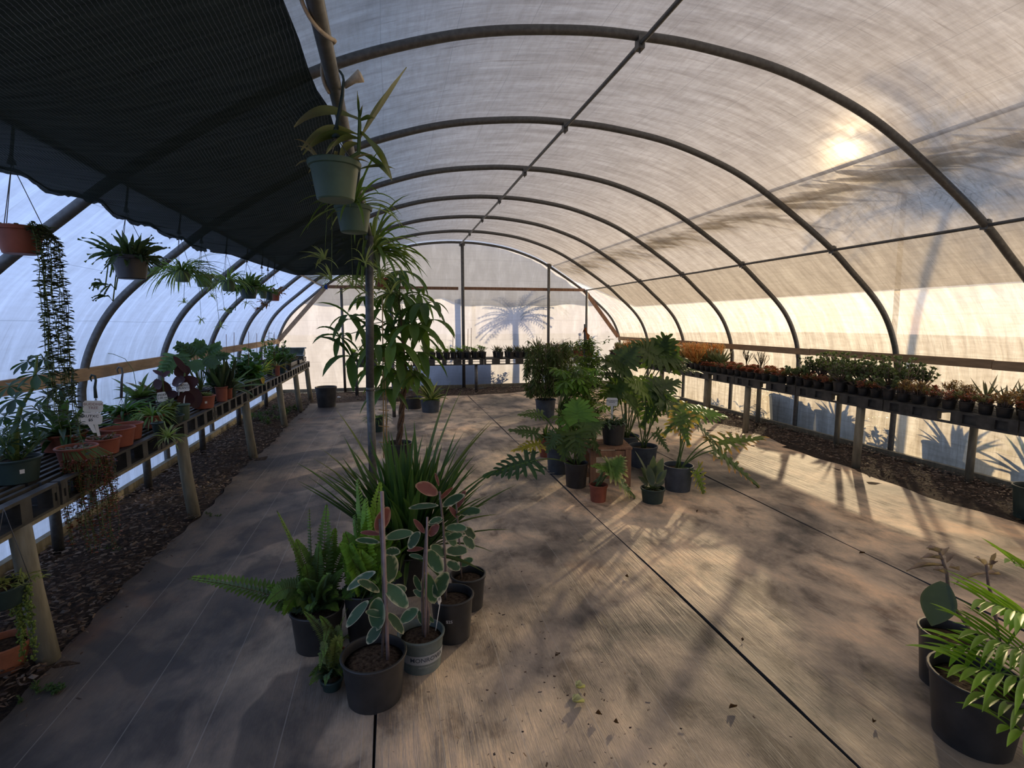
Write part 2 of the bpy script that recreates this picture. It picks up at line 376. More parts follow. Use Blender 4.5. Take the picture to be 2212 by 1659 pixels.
def sheet(name, mat, prof, y0, y1, ny, keep, bow=0.0):
    m = MB(); m.uv = []; arc = [0]
    for i in range(1, len(prof)): arc.append(arc[-1]+math.dist(prof[i], prof[i-1]))
    sel = [i for i in range(len(prof)) if keep(*prof[i])]
    for j in range(ny+1):
        y = y0+(y1-y0)*j/ny
        for i in sel:
            x, z = prof[i]; ph = ((y-Y0)/SP) % 1; k = bow*math.sin(PI*ph)**2 if z > .2 else 0
            cx, cz = XC, 1.2; dx, dz = x-cx, z-cz; l = math.hypot(dx, dz)
            m.add((x-dx/l*k, y, z-dz/l*k)); m.uv.append((arc[i], y))
    n = len(sel)
    for j in range(ny):
        for i in range(n-1): m.face((j*n+i, j*n+i+1, (j+1)*n+i+1, (j+1)*n+i))
    return struct(m.build(name, mat))
NY = int((YE-YF)/SP*8)
sheet('wall_left', 'shady_film', FILM, YF, YE, NY, lambda x, z: x < -1.40 and z > -1, .018)
sheet('ceiling', 'plastic_film', FILM, YF, YE, NY, lambda x, z: -1.50 < x < 4.85, .018)
sheet('wall_right', 'sunny_film', FILM, YF, YE, NY, lambda x, z: x > 4.75, .018)

def end_wall(name, y):
    m = MB(); m.uv = []; xs = [XL+.002+(2*HALF-.004)*i/48 for i in range(49)]
    hp = smooth_prof(.034)
    def top(x):
        a = abs(x-XC)
        for i in range(len(hp)-1):
            if hp[i][0] <= a <= hp[i+1][0]+1e-9 and hp[i+1][0] > hp[i][0]: t = (a-hp[i][0])/(hp[i+1][0]-hp[i][0]); return hp[i][1]*(1-t)+hp[i+1][1]*t
        return .9
    R = 14
    for x in xs:
        for j in range(R+1): z = top(x)*j/R; m.add((x, y+.004*math.sin(x*9+z*5), z)); m.uv.append((z, x*.5))
    for i in range(48):
        for j in range(R): m.face((i*(R+1)+j, (i+1)*(R+1)+j, (i+1)*(R+1)+j+1, i*(R+1)+j+1))
    return struct(m.build(name, 'end_film'))
end_wall('wall_back', YE+.045); end_wall('wall_front', YF)

def at_arc_z(prof, z, right=True):
    idx = range(len(prof)-1) if right else range(len(prof)-1)
    for i in idx:
        if (prof[i][0] >= XC) == right and min(prof[i][1], prof[i+1][1]) <= z <= max(prof[i][1], prof[i+1][1]):
            t = (z-prof[i][1])/(prof[i+1][1]-prof[i][1]+1e-12); return prof[i][0]*(1-t)+prof[i+1][0]*t
    return XC
# outer shade net over the roof, its lower hem straight along the right side, cut away at the far corner
def roof_net():
    m = MB(); m.uv = []; prof = NET; arc = [0]
    for i in range(1, len(prof)): arc.append(arc[-1]+math.dist(prof[i], prof[i-1]))
    ny = 60; sel = [i for i in range(len(prof)) if prof[i][0] > -1.6 and (prof[i][1] > 1.25)]
    def hem(y): return 1.95 if y < 11.0 else 1.95+(y-11.0)*.42
    n = 40
    i0 = next(i for i in range(len(prof)) if prof[i][0] > -1.55)
    for j in range(ny+1):
        y = YF+(YE+.08-YF)*j/ny
        i1 = max(i for i in range(len(prof)) if prof[i][0] > XC and prof[i][1] > hem(y)); a1 = arc[i1]+.0
        # exact hem
        z0, z1 = prof[i1][1], prof[i1+1][1]; a1 = arc[i1]+(arc[i1+1]-arc[i1])*(z0-hem(y))/(z0-z1)
        for k in range(n+1):
            a = arc[i0]+(a1-arc[i0])*k/n
            q = max(i for i in range(len(arc)) if arc[i] <= a+1e-9); q = min(q, len(arc)-2); t = (a-arc[q])/(arc[q+1]-arc[q])
            m.add((prof[q][0]*(1-t)+prof[q+1][0]*t, y, prof[q][1]*(1-t)+prof[q+1][1]*t)); m.uv.append((a, y))
    for j in range(ny):
        for k in range(n): m.face((j*(n+1)+k, j*(n+1)+k+1, (j+1)*(n+1)+k+1, (j+1)*(n+1)+k))
    o = m.build('roof_shade_net', 'roof_net')
    rng = random.Random(3); f = MB(); f.uv = []                # folds where the net bunches below the hold-down pipe
    P2 = half_to_full(smooth_prof(.083))
    for b in range(-1, 6):
        for i in range(17):
            y0 = Y0+SP*b+SP*(i+rng.uniform(.1, .9))/17; z0 = 2.97-rng.uniform(0, .10); L_ = rng.uniform(.35, 1.0); dz = L_*rng.uniform(.10, .48)*(.4+i/17); w_ = rng.uniform(.006, .028)
            for k in range(7):
                t = k/6; z = z0-dz*t; y = y0-L_*t; wd = w_*math.sin(PI*(.08+.9*t))+.001
                for q in (-1, 1): f.add((at_arc_z(P2, z+q*wd), y, z+q*wd)); f.uv.append((z, y))
                if k: n0 = len(f.v)-4; f.face((n0, n0+1, n0+3, n0+2))
    f.build('folds', 'roof_net', o)
    return tag(o, 'pale grey shade net laid outside over the curved plastic roof', 'shade net')
roof_net()
m = MB(); m.uv = []                                       # the same net hangs down over the top of the end wall
for i in range(61):
    x = XL+.25+(2*HALF-.5)*i/60; a = abs(x-XC); hp = smooth_prof(.034)
    zt = next((hp[q][1] for q in range(len(hp)) if hp[q][0] >= a), 1.)-.02; zb = 2.02+.03*math.sin(x*1.7)+(.12*math.exp(-((x-1.2)/.25)**2)) + (.02*math.sin(x*6))
    zb = min(zb, zt-.01)
    for j in range(4): m.add((x, YE+.12, zt+(zb-zt)*j/3)); m.uv.append((j/3, x))
for i in range(60):
    for j in range(3): m.face((i*4+j, i*4+j+1, (i+1)*4+j+1, (i+1)*4+j))
tag(m.build('end_shade_net', 'end_net'), 'grey shade net hanging outside over the top of the end wall', 'shade net')
# the rope that holds the net down, seen as a dark line through the film
m = MB(); NETO = half_to_full(smooth_prof(.095))
ny = 40
m.tube([(at_arc_z(NETO, 2.99), YF+.1+(YE-YF)*j/ny, 2.99) for j in range(ny+1)], .017, 6)
tag(m.build('hold_down_pipe', 'galvanised'), 'long thin pipe lying outside on the right slope of the roof net', 'pipe')

# hoops
HN = ['nearest to the camera, cut by the top edge', 'second from the camera', 'third from the camera', 'fourth from the camera', 'fifth from the camera', 'sixth from the camera', 'framing the far end wall']
for k in range(-2, 7):
    y = Y0+SP*k; m = MB(); m.tube([(x, y, max(z, .0)) for x, z in HOOP], .031, 10)
    if k < 0: lb = ['galvanised roof hoop right above the camera, mostly out of frame', 'galvanised roof hoop behind the camera'][0 if k == -1 else 1]
    else: lb = 'galvanised steel roof hoop, '+('first complete arch in view' if k == 0 else HN[k])
    tag(m.build('roof_hoop', 'galvanised'), lb, 'roof hoop', 'arched steel hoops of the greenhouse')

def purlin(name, x, z, r, label, y0=-2.7, y1=YE, mat='galvanised'):
    t = thing(name, (x, y0, z), label, 'pipe', 'pipes running the length of the house')
    m = MB(); m.tube([(x, y0+(y1-y0)*i/12, z+.004*math.sin(i*2.1)) for i in range(13)], r, 8); m.build('pipe', mat, t)
    return t
pr = purlin('ridge_purlin', XC, 3.425, .016, 'thin steel ridge pipe under the top of the hoops')
pR = purlin('side_purlin', 4.78, 2.385, .015, 'thin steel pipe running along the right roof slope')
pL = purlin('side_purlin', -1.43, 2.385, .017, 'pale steel pipe along the left slope that carries the hanging pots')
for k in range(0, 7):
    y = Y0+SP*k
    for t, x, z in ((pr, XC, 3.425), (pR, 4.78, 2.385)):
        m = MB(); m.box((x-.022, y-.03, z-.035), (x+.022, y+.03, z+.045)); m.tube([(x, y, z-.035), (x, y, z-.055)], .006, 6); m.build('bracket', 'galvanised', t, False)
        t['label'] = t['label']

# hip boards, baseboards and the end-wall frame
def board(name, lo, hi, label, mat='lumber'):
    m = MB(); m.box(lo, hi); o = m.build(name, mat, None, False)
    return tag(o, label, 'board')
ys = [-4.2, .34, 3.40, 6.46, 9.52, YE]
for i in range(5):
    if ys[i+1] > 2:
        board('hip_board', (XL+.035, ys[i]+.004, 1.13), (XL+.07, ys[i+1]-.004, 1.23), 'pale timber rail on the left wall, '+['', 'stretch nearest the camera', 'stretch behind the large monstera', 'third stretch from the camera', 'farthest stretch by the end brace'][i])
for i, (a, b, n) in enumerate([(-1, 3.9, 'stretch at the right edge of the photo'), (3.9, 6.2, 'stretch behind the jade plants'), (6.2, 9.0, 'stretch behind the red succulents'), (9.0, YE, 'farthest stretch')]):
    board('hip_board', (XR-.07, a+.004, 1.13+(.006 if i % 2 else 0)), (XR-.035, b-.004, 1.22+(.006 if i % 2 else 0)), 'brown timber rail on the right wall, '+n)
m = MB(); m.box((XL+.01, YF+.01, 0), (XL+.06, YE, .08)); struct(m.build('baseboard_left', 'post_wood', None, False))
m = MB(); m.box((XR-.06, YF+.01, 0), (XR-.01, YE, .07)); struct(m.build('baseboard_right', 'post_wood', None, False))
m = MB(); m.box((XL+.06, YE-.03, 0), (XR-.06, YE+.02, .08)); struct(m.build('baseboard_back', 'post_wood', None, False))
m = MB()
m.box((-1.40, YE-.05, 2.36), (1.60, YE-.012, 2.43)); o = m.build('cross_beam', 'old_wood', None, False); tag(o, 'long timber cross beam on the end wall, left length', 'beam')
m = MB(); m.box((1.74, YE-.05, 2.365), (4.80, YE-.012, 2.435)); o = m.build('cross_beam', 'old_wood', None, False); tag(o, 'long timber cross beam on the end wall, right length', 'beam')
for x0, z0, x1, z1, n in ((-1.42, 2.36, XL+.06, 1.20, 'left'), (4.80, 2.36, XR-.10, 1.22, 'right')):
    m = MB(); d = Vector((x1-x0, 0, z1-z0)); L_ = d.length; ang = math.atan2(-d.z, d.x)
    M_ = Matrix.Translation((x0, YE-.07, z0)) @ Matrix.Rotation(ang, 4, 'Y'); m.box((0, -.02, -.045), (L_, .02, .045), M=M_)
    tag(m.build('corner_brace', 'lumber' if n == 'left' else 'old_wood', None, False), 'sloping timber brace at the %s corner of the end wall' % n, 'brace')
m = MB(); m.box((-1.50, YE-.06, 2.335), (-1.36, YE+.0, 2.44)); tag(m.build('blue_clamp', 'blue_tape', None, False), 'small blue clamp where pipe and end beam meet', 'clamp')
for x, zt, r, n in ((-1.06, 2.36, .03, 'left, behind the money tree'), (1.70, 3.46, .04, 'centre, reaching the ridge'), (3.83, 3.02, .035, 'right of centre'), (4.83, 2.37, .03, 'right, under the beam end')):
    m = MB(); m.tube([(x, YE-.09, 0), (x, YE-.09, zt)], r, 10)
    if zt > 2.5: m.box((x-.06, YE-.12, zt-.07), (x+.06, YE-.04, zt+.0))
    tag(m.build('end_wall_stud', 'galvanised'), 'steel stud of the end wall, '+n, 'stud', 'upright studs of the end wall')

# pipe over the centre line with its posts
PX, PZ = -.155, 2.36
cp = thing('centre_pipe', (PX, .9, PZ), 'overhead grey pipe from the top edge down the middle, hung with pots', 'pipe')
m = MB(); m.tube([(PX+.004*math.sin(i), -1.0+13.5*i/14, PZ+.006*math.sin(i*1.7)) for i in range(15)], .022, 10); m.build('pipe', 'galvanised', cp)
for x, y, n, r in ((-.19, 4.72, 'nearest grey upright pipe post in the middle aisle', .036), (.02, 8.9, 'thin grey upright pipe post behind the money tree', .03)):
    m = MB(); m.tube([(x, y, 0), (x, y, 1.0)], r, 12); m.tube([(x, y, 1.0), (x, y, 1.03)], r*1.06, 12); m.tube([(x, y, 1.03), (PX if y < 6 else x, y, PZ-.03)], r, 12)
    tag(m.build('pipe_post', 'galvanised'), n, 'post')
m = MB(); pts = []
for i in range(40): t = i/39; a = 2.2+t*2*PI*1.3; pts.append((PX+.029*math.cos(a), 1.30+.57*t, PZ+.029*math.sin(a)))
m.tube(pts, .0055, 6); m.tube([(PX+.03, 1.87, PZ), (PX+.06, 1.86, PZ+.02), (PX+.085, 1.85, PZ+.03)], [.008, .012, .02], 6)
tag(m.build('rope', 'rope'), 'beige rope wound round the overhead pipe', 'rope')

# dark shade cloth slung from centre pipe to the left purlin
def shade():
    t = thing('shade_cloth', (-.8, 2, 2.3), 'dark green shade cloth sagging over the left aisle', 'shade cloth')
    m = MB(); m.uv = []; nu, nv = 30, 60; yA, yB = -3.2, 4.62
    rng = random.Random(4)
    def P(u, v):
        y = yA+(yB-yA)*v; xl = -1.385+.015*math.sin(y*7); xr = PX-.035
        if y < 1.9: xr -= .02+.03*min(1, (1.9-y)/.7)
        x = xl+(xr-xl)*u; zl = 2.17+.012*math.sin(y*11)+.008*math.sin(y*23); zr = 2.35+(.02 if y < 1.7 else 0)
        z = zl+(zr-zl)*u-.12*math.sin(PI*u)**.9-.012*math.sin(y*5+u*4)*math.sin(PI*u)
        z += .012*noise.noise(Vector((x*3, y*1.5, 0)))
        return x, y, z
    for j in range(nv+1):
        for i in range(nu+1): p = P(i/nu, j/nv); m.add(p); m.uv.append((i/nu*1.35+.15*j/nv*3, j/nv*7.8))
    for j in range(nv):
        for i in range(nu): m.face((j*(nu+1)+i, j*(nu+1)+i+1, (j+1)*(nu+1)+i+1, (j+1)*(nu+1)+i))
    m.build('canopy', 'shade_cloth', t)
    m = MB(); m.uv = []                                   # the flap that hangs at the far end
    for j in range(9):
        v = j/8
        for i in range(nu+1):
            u = i/nu; x, y, z = P(u, 1); zb = at(433+(795-433)*u, 530+65*min(1, (u*1.9))**.8, 4.66).z
            m.add((x, y+.03*math.sin(PI*v)+.012*math.sin(u*25)*v, z*(1-v)+min(zb, z-.02)*v)); m.uv.append((u*1.35, v*.4+8))
    for j in range(8):
        for i in range(nu): m.face((j*(nu+1)+i, j*(nu+1)+i+1, (j+1)*(nu+1)+i+1, (j+1)*(nu+1)+i))
    m.build('end_flap', 'shade_cloth', t)
    m = MB(); m.uv = []                                   # torn tabs along the left hem
    for k in range(120):
        y = 1.3+k*.0275; x, yy, z = P(0, (y-yA)/(yB-yA)); h = .008+.05*max(0, noise.noise(Vector((y*5.3, 0, 2)))) + .012*rng.random()
        m.add((x, y, z+.01)); m.add((x+.006*math.sin(y*40), y, z-h)); m.uv += [(0, y), (.05, y)]
    for k in range(119): m.face((2*k, 2*k+1, 2*k+3, 2*k+2))
    m.build('hem', 'shade_cloth', t)
shade()

# ------------------------------------------------------------------ ground
def floors():
    m = MB(); NX, NYY = 90, 170                       # soil and bark beds (inside)
    m.box((XL-40, YF-30, -.12), (XR+60, YE+60, -.05)); tag(struct(m.build('outdoor_ground', 'outdoor_ground', None, False)))
    m = MB()
    for j in range(NYY+1):
        y = YF+.01+(YE-.03-YF)*j/NYY
        for i in range(NX+1):
            x = XL+.01+(2*HALF-.02)*i/NX; k = 0 if (-1.45 < x < 4.5 and y < 10.7) else 1
            m.add((x, y, -.035+k*(.028+.028*noise.noise(Vector((x*5, y*5, 1)))+.012*noise.noise(Vector((x*19, y*19, 1))))))
    for j in range(NYY):
        for i in range(NX): m.face((j*(NX+1)+i, j*(NX+1)+i+1, (j+1)*(NX+1)+i+1, (j+1)*(NX+1)+i))
    struct(m.build('soil_bed', 'mulch'))
    # woven ground cover in four overlapping strips
    seams = [-1.60, -.10, 1.60, 3.15, 5.0]
    m = MB(); xs = []
    for a in range(4):
        lo, hi = seams[a], seams[a+1]; n = max(8, int((hi-lo)/.05)); xs += [(a, (lo+(hi-lo)*i/n-.004 if i == n else lo+(hi-lo)*i/n) if i else lo+.0008) for i in range(n+1) for i in ([i] if i or a == 0 else [0])]; xs = xs[:-n]+[(a, lo+.008)]+xs[-n:]
    NV = 330; ya, yb = YF+.02, 11.25
    def edgeR(y): return 4.86+.07*math.sin(y*1.3)+.05*math.sin(y*3.1+1)+.02*math.sin(y*9)+(.12 if y > 5.3 else 0)
    def edgeB(x): return 10.75+(x+1.6)*.16+.08*math.sin(x*2.2)+.03*math.sin(x*7)
    for j in range(NV+1):
        for a, x in xs:
            xx = x if a < 3 else seams[3]+(x-seams[3])*(edgeR(ya+(yb-ya)*j/NV)-seams[3])/(seams[4]-seams[3])
            if a == 0: xx = seams[1]-(seams[1]-x)*(1.5+.03*math.sin(ya+(yb-ya)*j/NV*2.3)+.012*math.sin(j*.9))/1.5
            yend = edgeB(xx); y = ya+(yend-ya)*j/NV
            z = .002+.010*(noise.noise(Vector((xx*1.6, y*.9, 3)))+.5)
            if a > 0:
                dd = xx-seams[a]; amp = .55+.45*noise.noise(Vector((a*7, y*1.3, 0)))
                z += .007*amp*math.exp(-dd/.03)
                if dd < .002: z = -.012
                if a == 2: z += .008*max(0, noise.noise(Vector((dd*24+y*3.0, y*.7, 5))))*math.exp(-abs(dd-.15)/.3)
            z = max(z, .001) if z > -.005 else -.008
            m.add((xx+.006*math.sin(y*2.2+a), y, z))
    n = len(xs)
    for j in range(NV):
        for i in range(n-1): m.face((j*n+i, j*n+i+1, (j+1)*n+i+1, (j+1)*n+i), 1 if xs[i][0] != xs[i+1][0] or (i and xs[i-1][0] != xs[i][0]) else 0)  # seam faces coloured black to paint the shaded line along each overlap
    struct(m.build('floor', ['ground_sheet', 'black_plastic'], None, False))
    # bark chips
    rng = random.Random(2); m = MB()
    pal = [(.17, .12, .085), (.09, .06, .045), (.05, .035, .03), (.25, .19, .14), (.12, .075, .05), (.20, .16, .13)]
    def chip(x, y, s):
        c = vcol(rng, rng.choice(pal), .3); a = rng.uniform(0, PI); l = s*rng.uniform(.6, 1.6); ww = s*rng.uniform(.25, .6); t = rng.uniform(-.5, .5); z = .022+rng.uniform(0, .025)
        ca, sa = math.cos(a), math.sin(a); k = len(m.v)
        for px, py, pz in ((-l, -ww, -t*ww), (l, -ww*.7, -t*ww+t*l*.5), (l*.9, ww, t*ww+t*l*.5), (-l*.8, ww*.8, t*ww), (0, 0, .35*ww)):
            m.add((x+px*ca-py*sa, y+px*sa+py*ca, max(z+pz, .006)), c)
        for q in ((0, 1, 4), (1, 2, 4), (2, 3, 4), (3, 0, 4)): m.face([k+i for i in q])
    for _ in range(10500): y = 1.6+10.6*rng.random()**1.5; chip(rng.uniform(XL+.08, -1.58), y, rng.uniform(.008, .02))
    for _ in range(8000): y = 2.0+10*rng.random()**1.3; chip(rng.uniform(4.95, XR-.08), y, rng.uniform(.008, .02))
    for _ in range(3500): x = rng.uniform(XL+.1, XR-.1); chip(x, rng.uniform(edgeB(min(x, 5))+.03, YE-.06), rng.uniform(.012, .022))
    for _ in range(260): y = rng.uniform(1.4, 3.2); chip(rng.gauss(.55, .28), y, rng.uniform(.003, .008))
    for _ in range(200): y = rng.uniform(2.2, 9); chip(-1.58+abs(rng.gauss(0, .12)), y, rng.uniform(.004, .012))
    tag(m.build('bark_mulch', 'chip', None, False), 'brown bark chips covering the soil beside the benches', 'mulch', kind='stuff')
floors()

# ------------------------------------------------------------------ benches
def left_bench():
    joints = [(.60, 1.80), (1.80, 3.00), (3.02, 4.20), (4.22, 5.40), (5.42, 6.60), (6.62, 7.80), (7.82, 9.00), (9.02, 10.20), (10.22, 11.45)]
    x0, x1 = -2.36, -1.66
    names = ['nearest the camera at the left edge', 'holding the large umbrella plant', 'with the empty terracotta pots', 'holding the dark rubber plants', 'holding the monstera', 'with the yellow dracaena', 'with the staked vines', 'with the nearly empty slats', 'at the far end by the tilted tray']
    def mod(L):
        m = MB()
        for i in range(12): x = x0+.03+i*(x1-x0-.06)/11; m.box((x-.011, .0, .775), (x+.011, L, .80))
        for i in range(6): y = .02+i*(L-.04)/5; m.box((x0+.01, y-.018, .745), (x1-.012, y+.018, .775))
        return m
    for k, (a, b) in enumerate(joints):
        L = b-a; t = thing('plant_bench', (0, a, 0), 'black slatted plastic bench top on the left, '+names[k], 'bench', 'slatted plastic bench tops on the left')
        m = MB(); mm = mod(L); mm.v = [(x, y+a, z) for x, y, z in mm.v]; mm.build('slats', 'tray_plastic', t, False)
        m = MB(); m.box((x1-.02, a, .785), (x1+.004, b, .80)); m.box((x1-.02, a, .675), (x1+.004, b, .688))
        for i in range(6):                                # webs and blocks of the open fascia
            y = a+L*i/5; wd = .055 if i in (0, 5) else (.028 if i % 2 else .038)
            lo, hi = max(a, y-wd), min(b, y+wd)
            if i in (0, 5):                               # block with a slot
                c = (lo+hi)/2
                m.box((x1-.06, lo, .688), (x1+.006, c-.009, .785)); m.box((x1-.06, c+.009, .688), (x1+.006, hi, .785)); m.box((x1-.055, c-.009, .755), (x1+.005, c+.009, .785)); m.box((x1-.055, c-.009, .688), (x1+.005, c+.009, .712))
            else: m.box((x1-.05, lo, .688), (x1+.003, hi, .785))
        m.build('fascia', 'tray_plastic', t, False)
        m = MB(); m.box((x0+.01, a, .682), (x1-.02, b, .688)); m.build('base_panel', 'tray_plastic', t, False)  # dark panel added so the fascia openings look shaded inside
        m = MB(); m.box((x0, a, .69), (x0+.012, b, .80)); m.build('rear_fascia', 'tray_plastic', t, False)
    for i, y in enumerate((.80, 2.74, 4.64, 6.57, 8.47, 9.9, 11.2)):
        n = ['behind the camera', 'nearest, half covered by the trailing plant', 'second from the near end', 'third from the near end', 'fourth from the near end', 'fifth from the near end', 'farthest, beside the black bucket'][i]
        m = MB(); tl = .02; m.tube([(-1.625, y, 0), (-1.64-tl, y, .35), (-1.66-tl, y, .674)], [.047, .045, .044], 12)
        tag(m.build('bench_post', 'post_wood'), 'round front post of the left bench, '+n, 'post', 'round posts under the left bench')
    for i, y in enumerate((2.9, 4.1, 5.5, 7.0, 8.6, 10.4)):
        m = MB(); m.tube([(-2.30, y, 0), (-2.30, y, .69)], .034, 10)
        tag(m.build('bench_post', 'galvanised'), 'grey back post of the left bench, %s from the near end' % ORD[i], 'post', 'back posts under the left bench')
    for k, (a, b) in enumerate(((.6, 6.0), (6.02, 11.4))):
        m = MB(); m.box((-1.71, a, .64), (-1.685, b, .674)); m.box((-2.34, a, .64), (-2.31, b, .674))
        m.box((-1.705, a, .655), (-2.33, a+.03, .672)) if False else None
        tag(m.build('bench_rail', 'post_wood', None, False), 'rails carrying the %s half of the left bench' % ('near', 'far')[k], 'rail')
left_bench()

def right_bench():
    x0, x1 = 4.93, 5.66
    J = [(1.9, 3.1), (3.11, 4.3), (4.31, 5.5), (5.51, 6.7), (6.71, 7.9), (7.91, 9.1), (9.11, 10.3), (10.31, 11.5)]
    nm = ['at the right edge of the photo', 'under the aloes and orange sedum', 'under the jade plants', 'under the small red succulents', 'under the bromeliad', 'partly behind the philodendrons', 'under the orange firesticks', 'farthest one in the corner']
    for k, (a, b) in enumerate(J):
        t = thing('plant_bench', (0, a, 0), 'dark plastic bench top on the right, '+nm[k], 'bench', 'plastic bench tops on the right')
        m = MB()
        for i in range(12): x = x0+.03+i*(x1-x0-.06)/11; m.box((x-.011, a, .775), (x+.011, b, .80))
        for i in range(6): y = a+.02+i*(b-a-.04)/5; m.box((x0+.01, y-.018, .745), (x1-.012, y+.018, .775))
        m.build('slats', 'tray_plastic', t, False)
        m = MB(); m.box((x0-.004, a, .78), (x0+.02, b, .80)); m.box((x0-.004, a, .68), (x0+.02, b, .70))
        for i in range(6):
            y = a+(b-a)*i/5; wd = .07 if i != 2 else .05; m.box((x0-.002, max(a, y-wd), .70), (x0+.05, min(b, y+wd), .78))
        for i in (0, 1, 3, 4): m.box((x0+.02, a+(b-a)*(i+.1)/5, .70), (x0+.028, a+(b-a)*(i+.9)/5, .78))
        m.build('fascia', 'tray_plastic', t, False)
        m = MB(); m.box((x1-.012, a, .69), (x1, b, .80)); m.build('rear_fascia', 'tray_plastic', t, False)
    for i, y in enumerate((2.7, 4.60, 6.45, 7.45, 8.9, 10.4)):
        m = MB(); m.tube([(4.965, y, 0), (4.975, y, .68)], .042, 12)
        tag(m.build('bench_post', 'post_wood'), 'grey round front post of the right bench, %s from the near end' % ORD[i], 'post', 'front posts under the right bench')
    for i, y in enumerate((3.9, 5.5, 7.0, 8.3, 10.0)):
        m = MB(); m.tube([(5.60, y, 0), (5.60, y, .69)], .034, 10)
        tag(m.build('bench_post', 'post_wood'), 'thinner back post of the right bench, %s from the near end' % ORD[i], 'post', 'back posts under the right bench')
right_bench()

def back_bench():
    for k, (a, b) in enumerate(((-.95, .55), (.56, 2.05), (2.06, 3.45), (3.46, 4.88))):
        nm = ['behind the money tree', 'left of the centre stud, under the seedlings', 'right of the centre stud', 'behind the weeping fig'][k]
        t = thing('plant_bench', (a, 11.7, 0), 'black plastic bench top along the end wall, '+nm, 'bench', 'bench tops along the end wall')
        m = MB()
        for i in range(10): y = 11.75+i*.066; m.box((a, y-.012, .745), (b, y+.012, .77))
        m.build('slats', 'tray_plastic', t, False)
        m = MB(); m.box((a, 11.68, .755), (b, 11.71, .77)); m.box((a, 11.68, .63), (b, 11.71, .652))
        for i in range(6):
            x = a+(b-a)*i/5; wd = .09 if i % 2 else .05; m.box((max(a, x-wd), 11.68, .65), (min(b, x+wd), 11.73, .757))
        m.box((a, 11.69, .70), (b, 11.70, .712)); m.build('fascia', 'tray_plastic', t, False)
    for i, x in enumerate((-.75, .55, 1.88, 3.35, 4.7)):
        m = MB(); m.tube([(x, 11.74, 0), (x, 11.74, .63)], .036, 10)
        tag(m.build('bench_post', 'galvanised'), 'upright under the end wall bench, %s from the left' % ORD[i], 'post', 'uprights under the end wall bench')
back_bench()

# ------------------------------------------------------------------ pots
def pot(parent, c, h, rt, rb=None, mat='black_plastic', rim=.02, soil=True, square=False, n=28, fill=.86, soilmat='potting_soil', rimw=.006, name='pot'):
    rb = rb or rt*.82; m = MB(); k = 1 if square else 0; n = 16 if square else n
    def R(z): return rb+(rt-rb)*z/h
    prof = [(rb*.92, .0), (rb, .004), (R(h-rim)-.001, h-rim), (rt+rimw*.5, h-rim+.002), (rt+rimw, h-.004), (rt+rimw*.5, h), (rt-.004, h), (rt-.008, h-.01), (R(h*fill)-.008, h*fill-.012), (R(h*.5)-.006, h*.5)]
    m.lathe(prof, c, n, sq=k, rot=PI/4 if square else 0); p = m.build(name, mat, parent); p.data.set_sharp_from_angle(angle=.7)
    if soil:
        m = MB(); rs = R(h*fill)-.007; rings = [(rs, h*fill-.01), (rs*.7, h*fill-.002), (rs*.35, h*fill+.003), (.002, h*fill+.004)]
        m.lathe(rings[::1], c, n, sq=k, rot=PI/4 if square else 0, closed=True); m.build('soil', soilmat, parent)
    return Vector((c[0], c[1], c[2]+h*fill))
def place(xc, yb, yt, wpx, z=0., taper=.84):
    """a pot from its outline in the photo: centre column, lowest point, rim centre row, rim width"""
    P = fl(xc, yb, z); r = wpx/2*mpp(P); rb = r*taper; c = P+cdir(P)*rb; r = wpx/2*mpp(c)
    h = at(xc, yt, c.y).z-z; return Vector((c.x, c.y, z)), max(h, .04), r, r*taper

GREEN = (.075, .125, .034); DKG = (.035, .066, .028); LIME = (.16, .30, .035); OLIVE = (.10, .13, .035); YEL = (.45, .36, .05); CREAM = (.52, .50, .34); MAROON = (.20, .055, .055); BURG = (.035, .012, .014)
def stemtube(m, a, b, r, bend=.0, n=6, col=(.1, .14, .05), k=6, rng=None):
    a = Vector(a); b = Vector(b); pts = []
    for i in range(k+1): t = i/k; p = a.lerp(b, t); p.z += bend*math.sin(PI*t); pts.append(p)
    m.tube(pts, [r*(1-.4*i/k) for i in range(k+1)], n, col=col); return pts

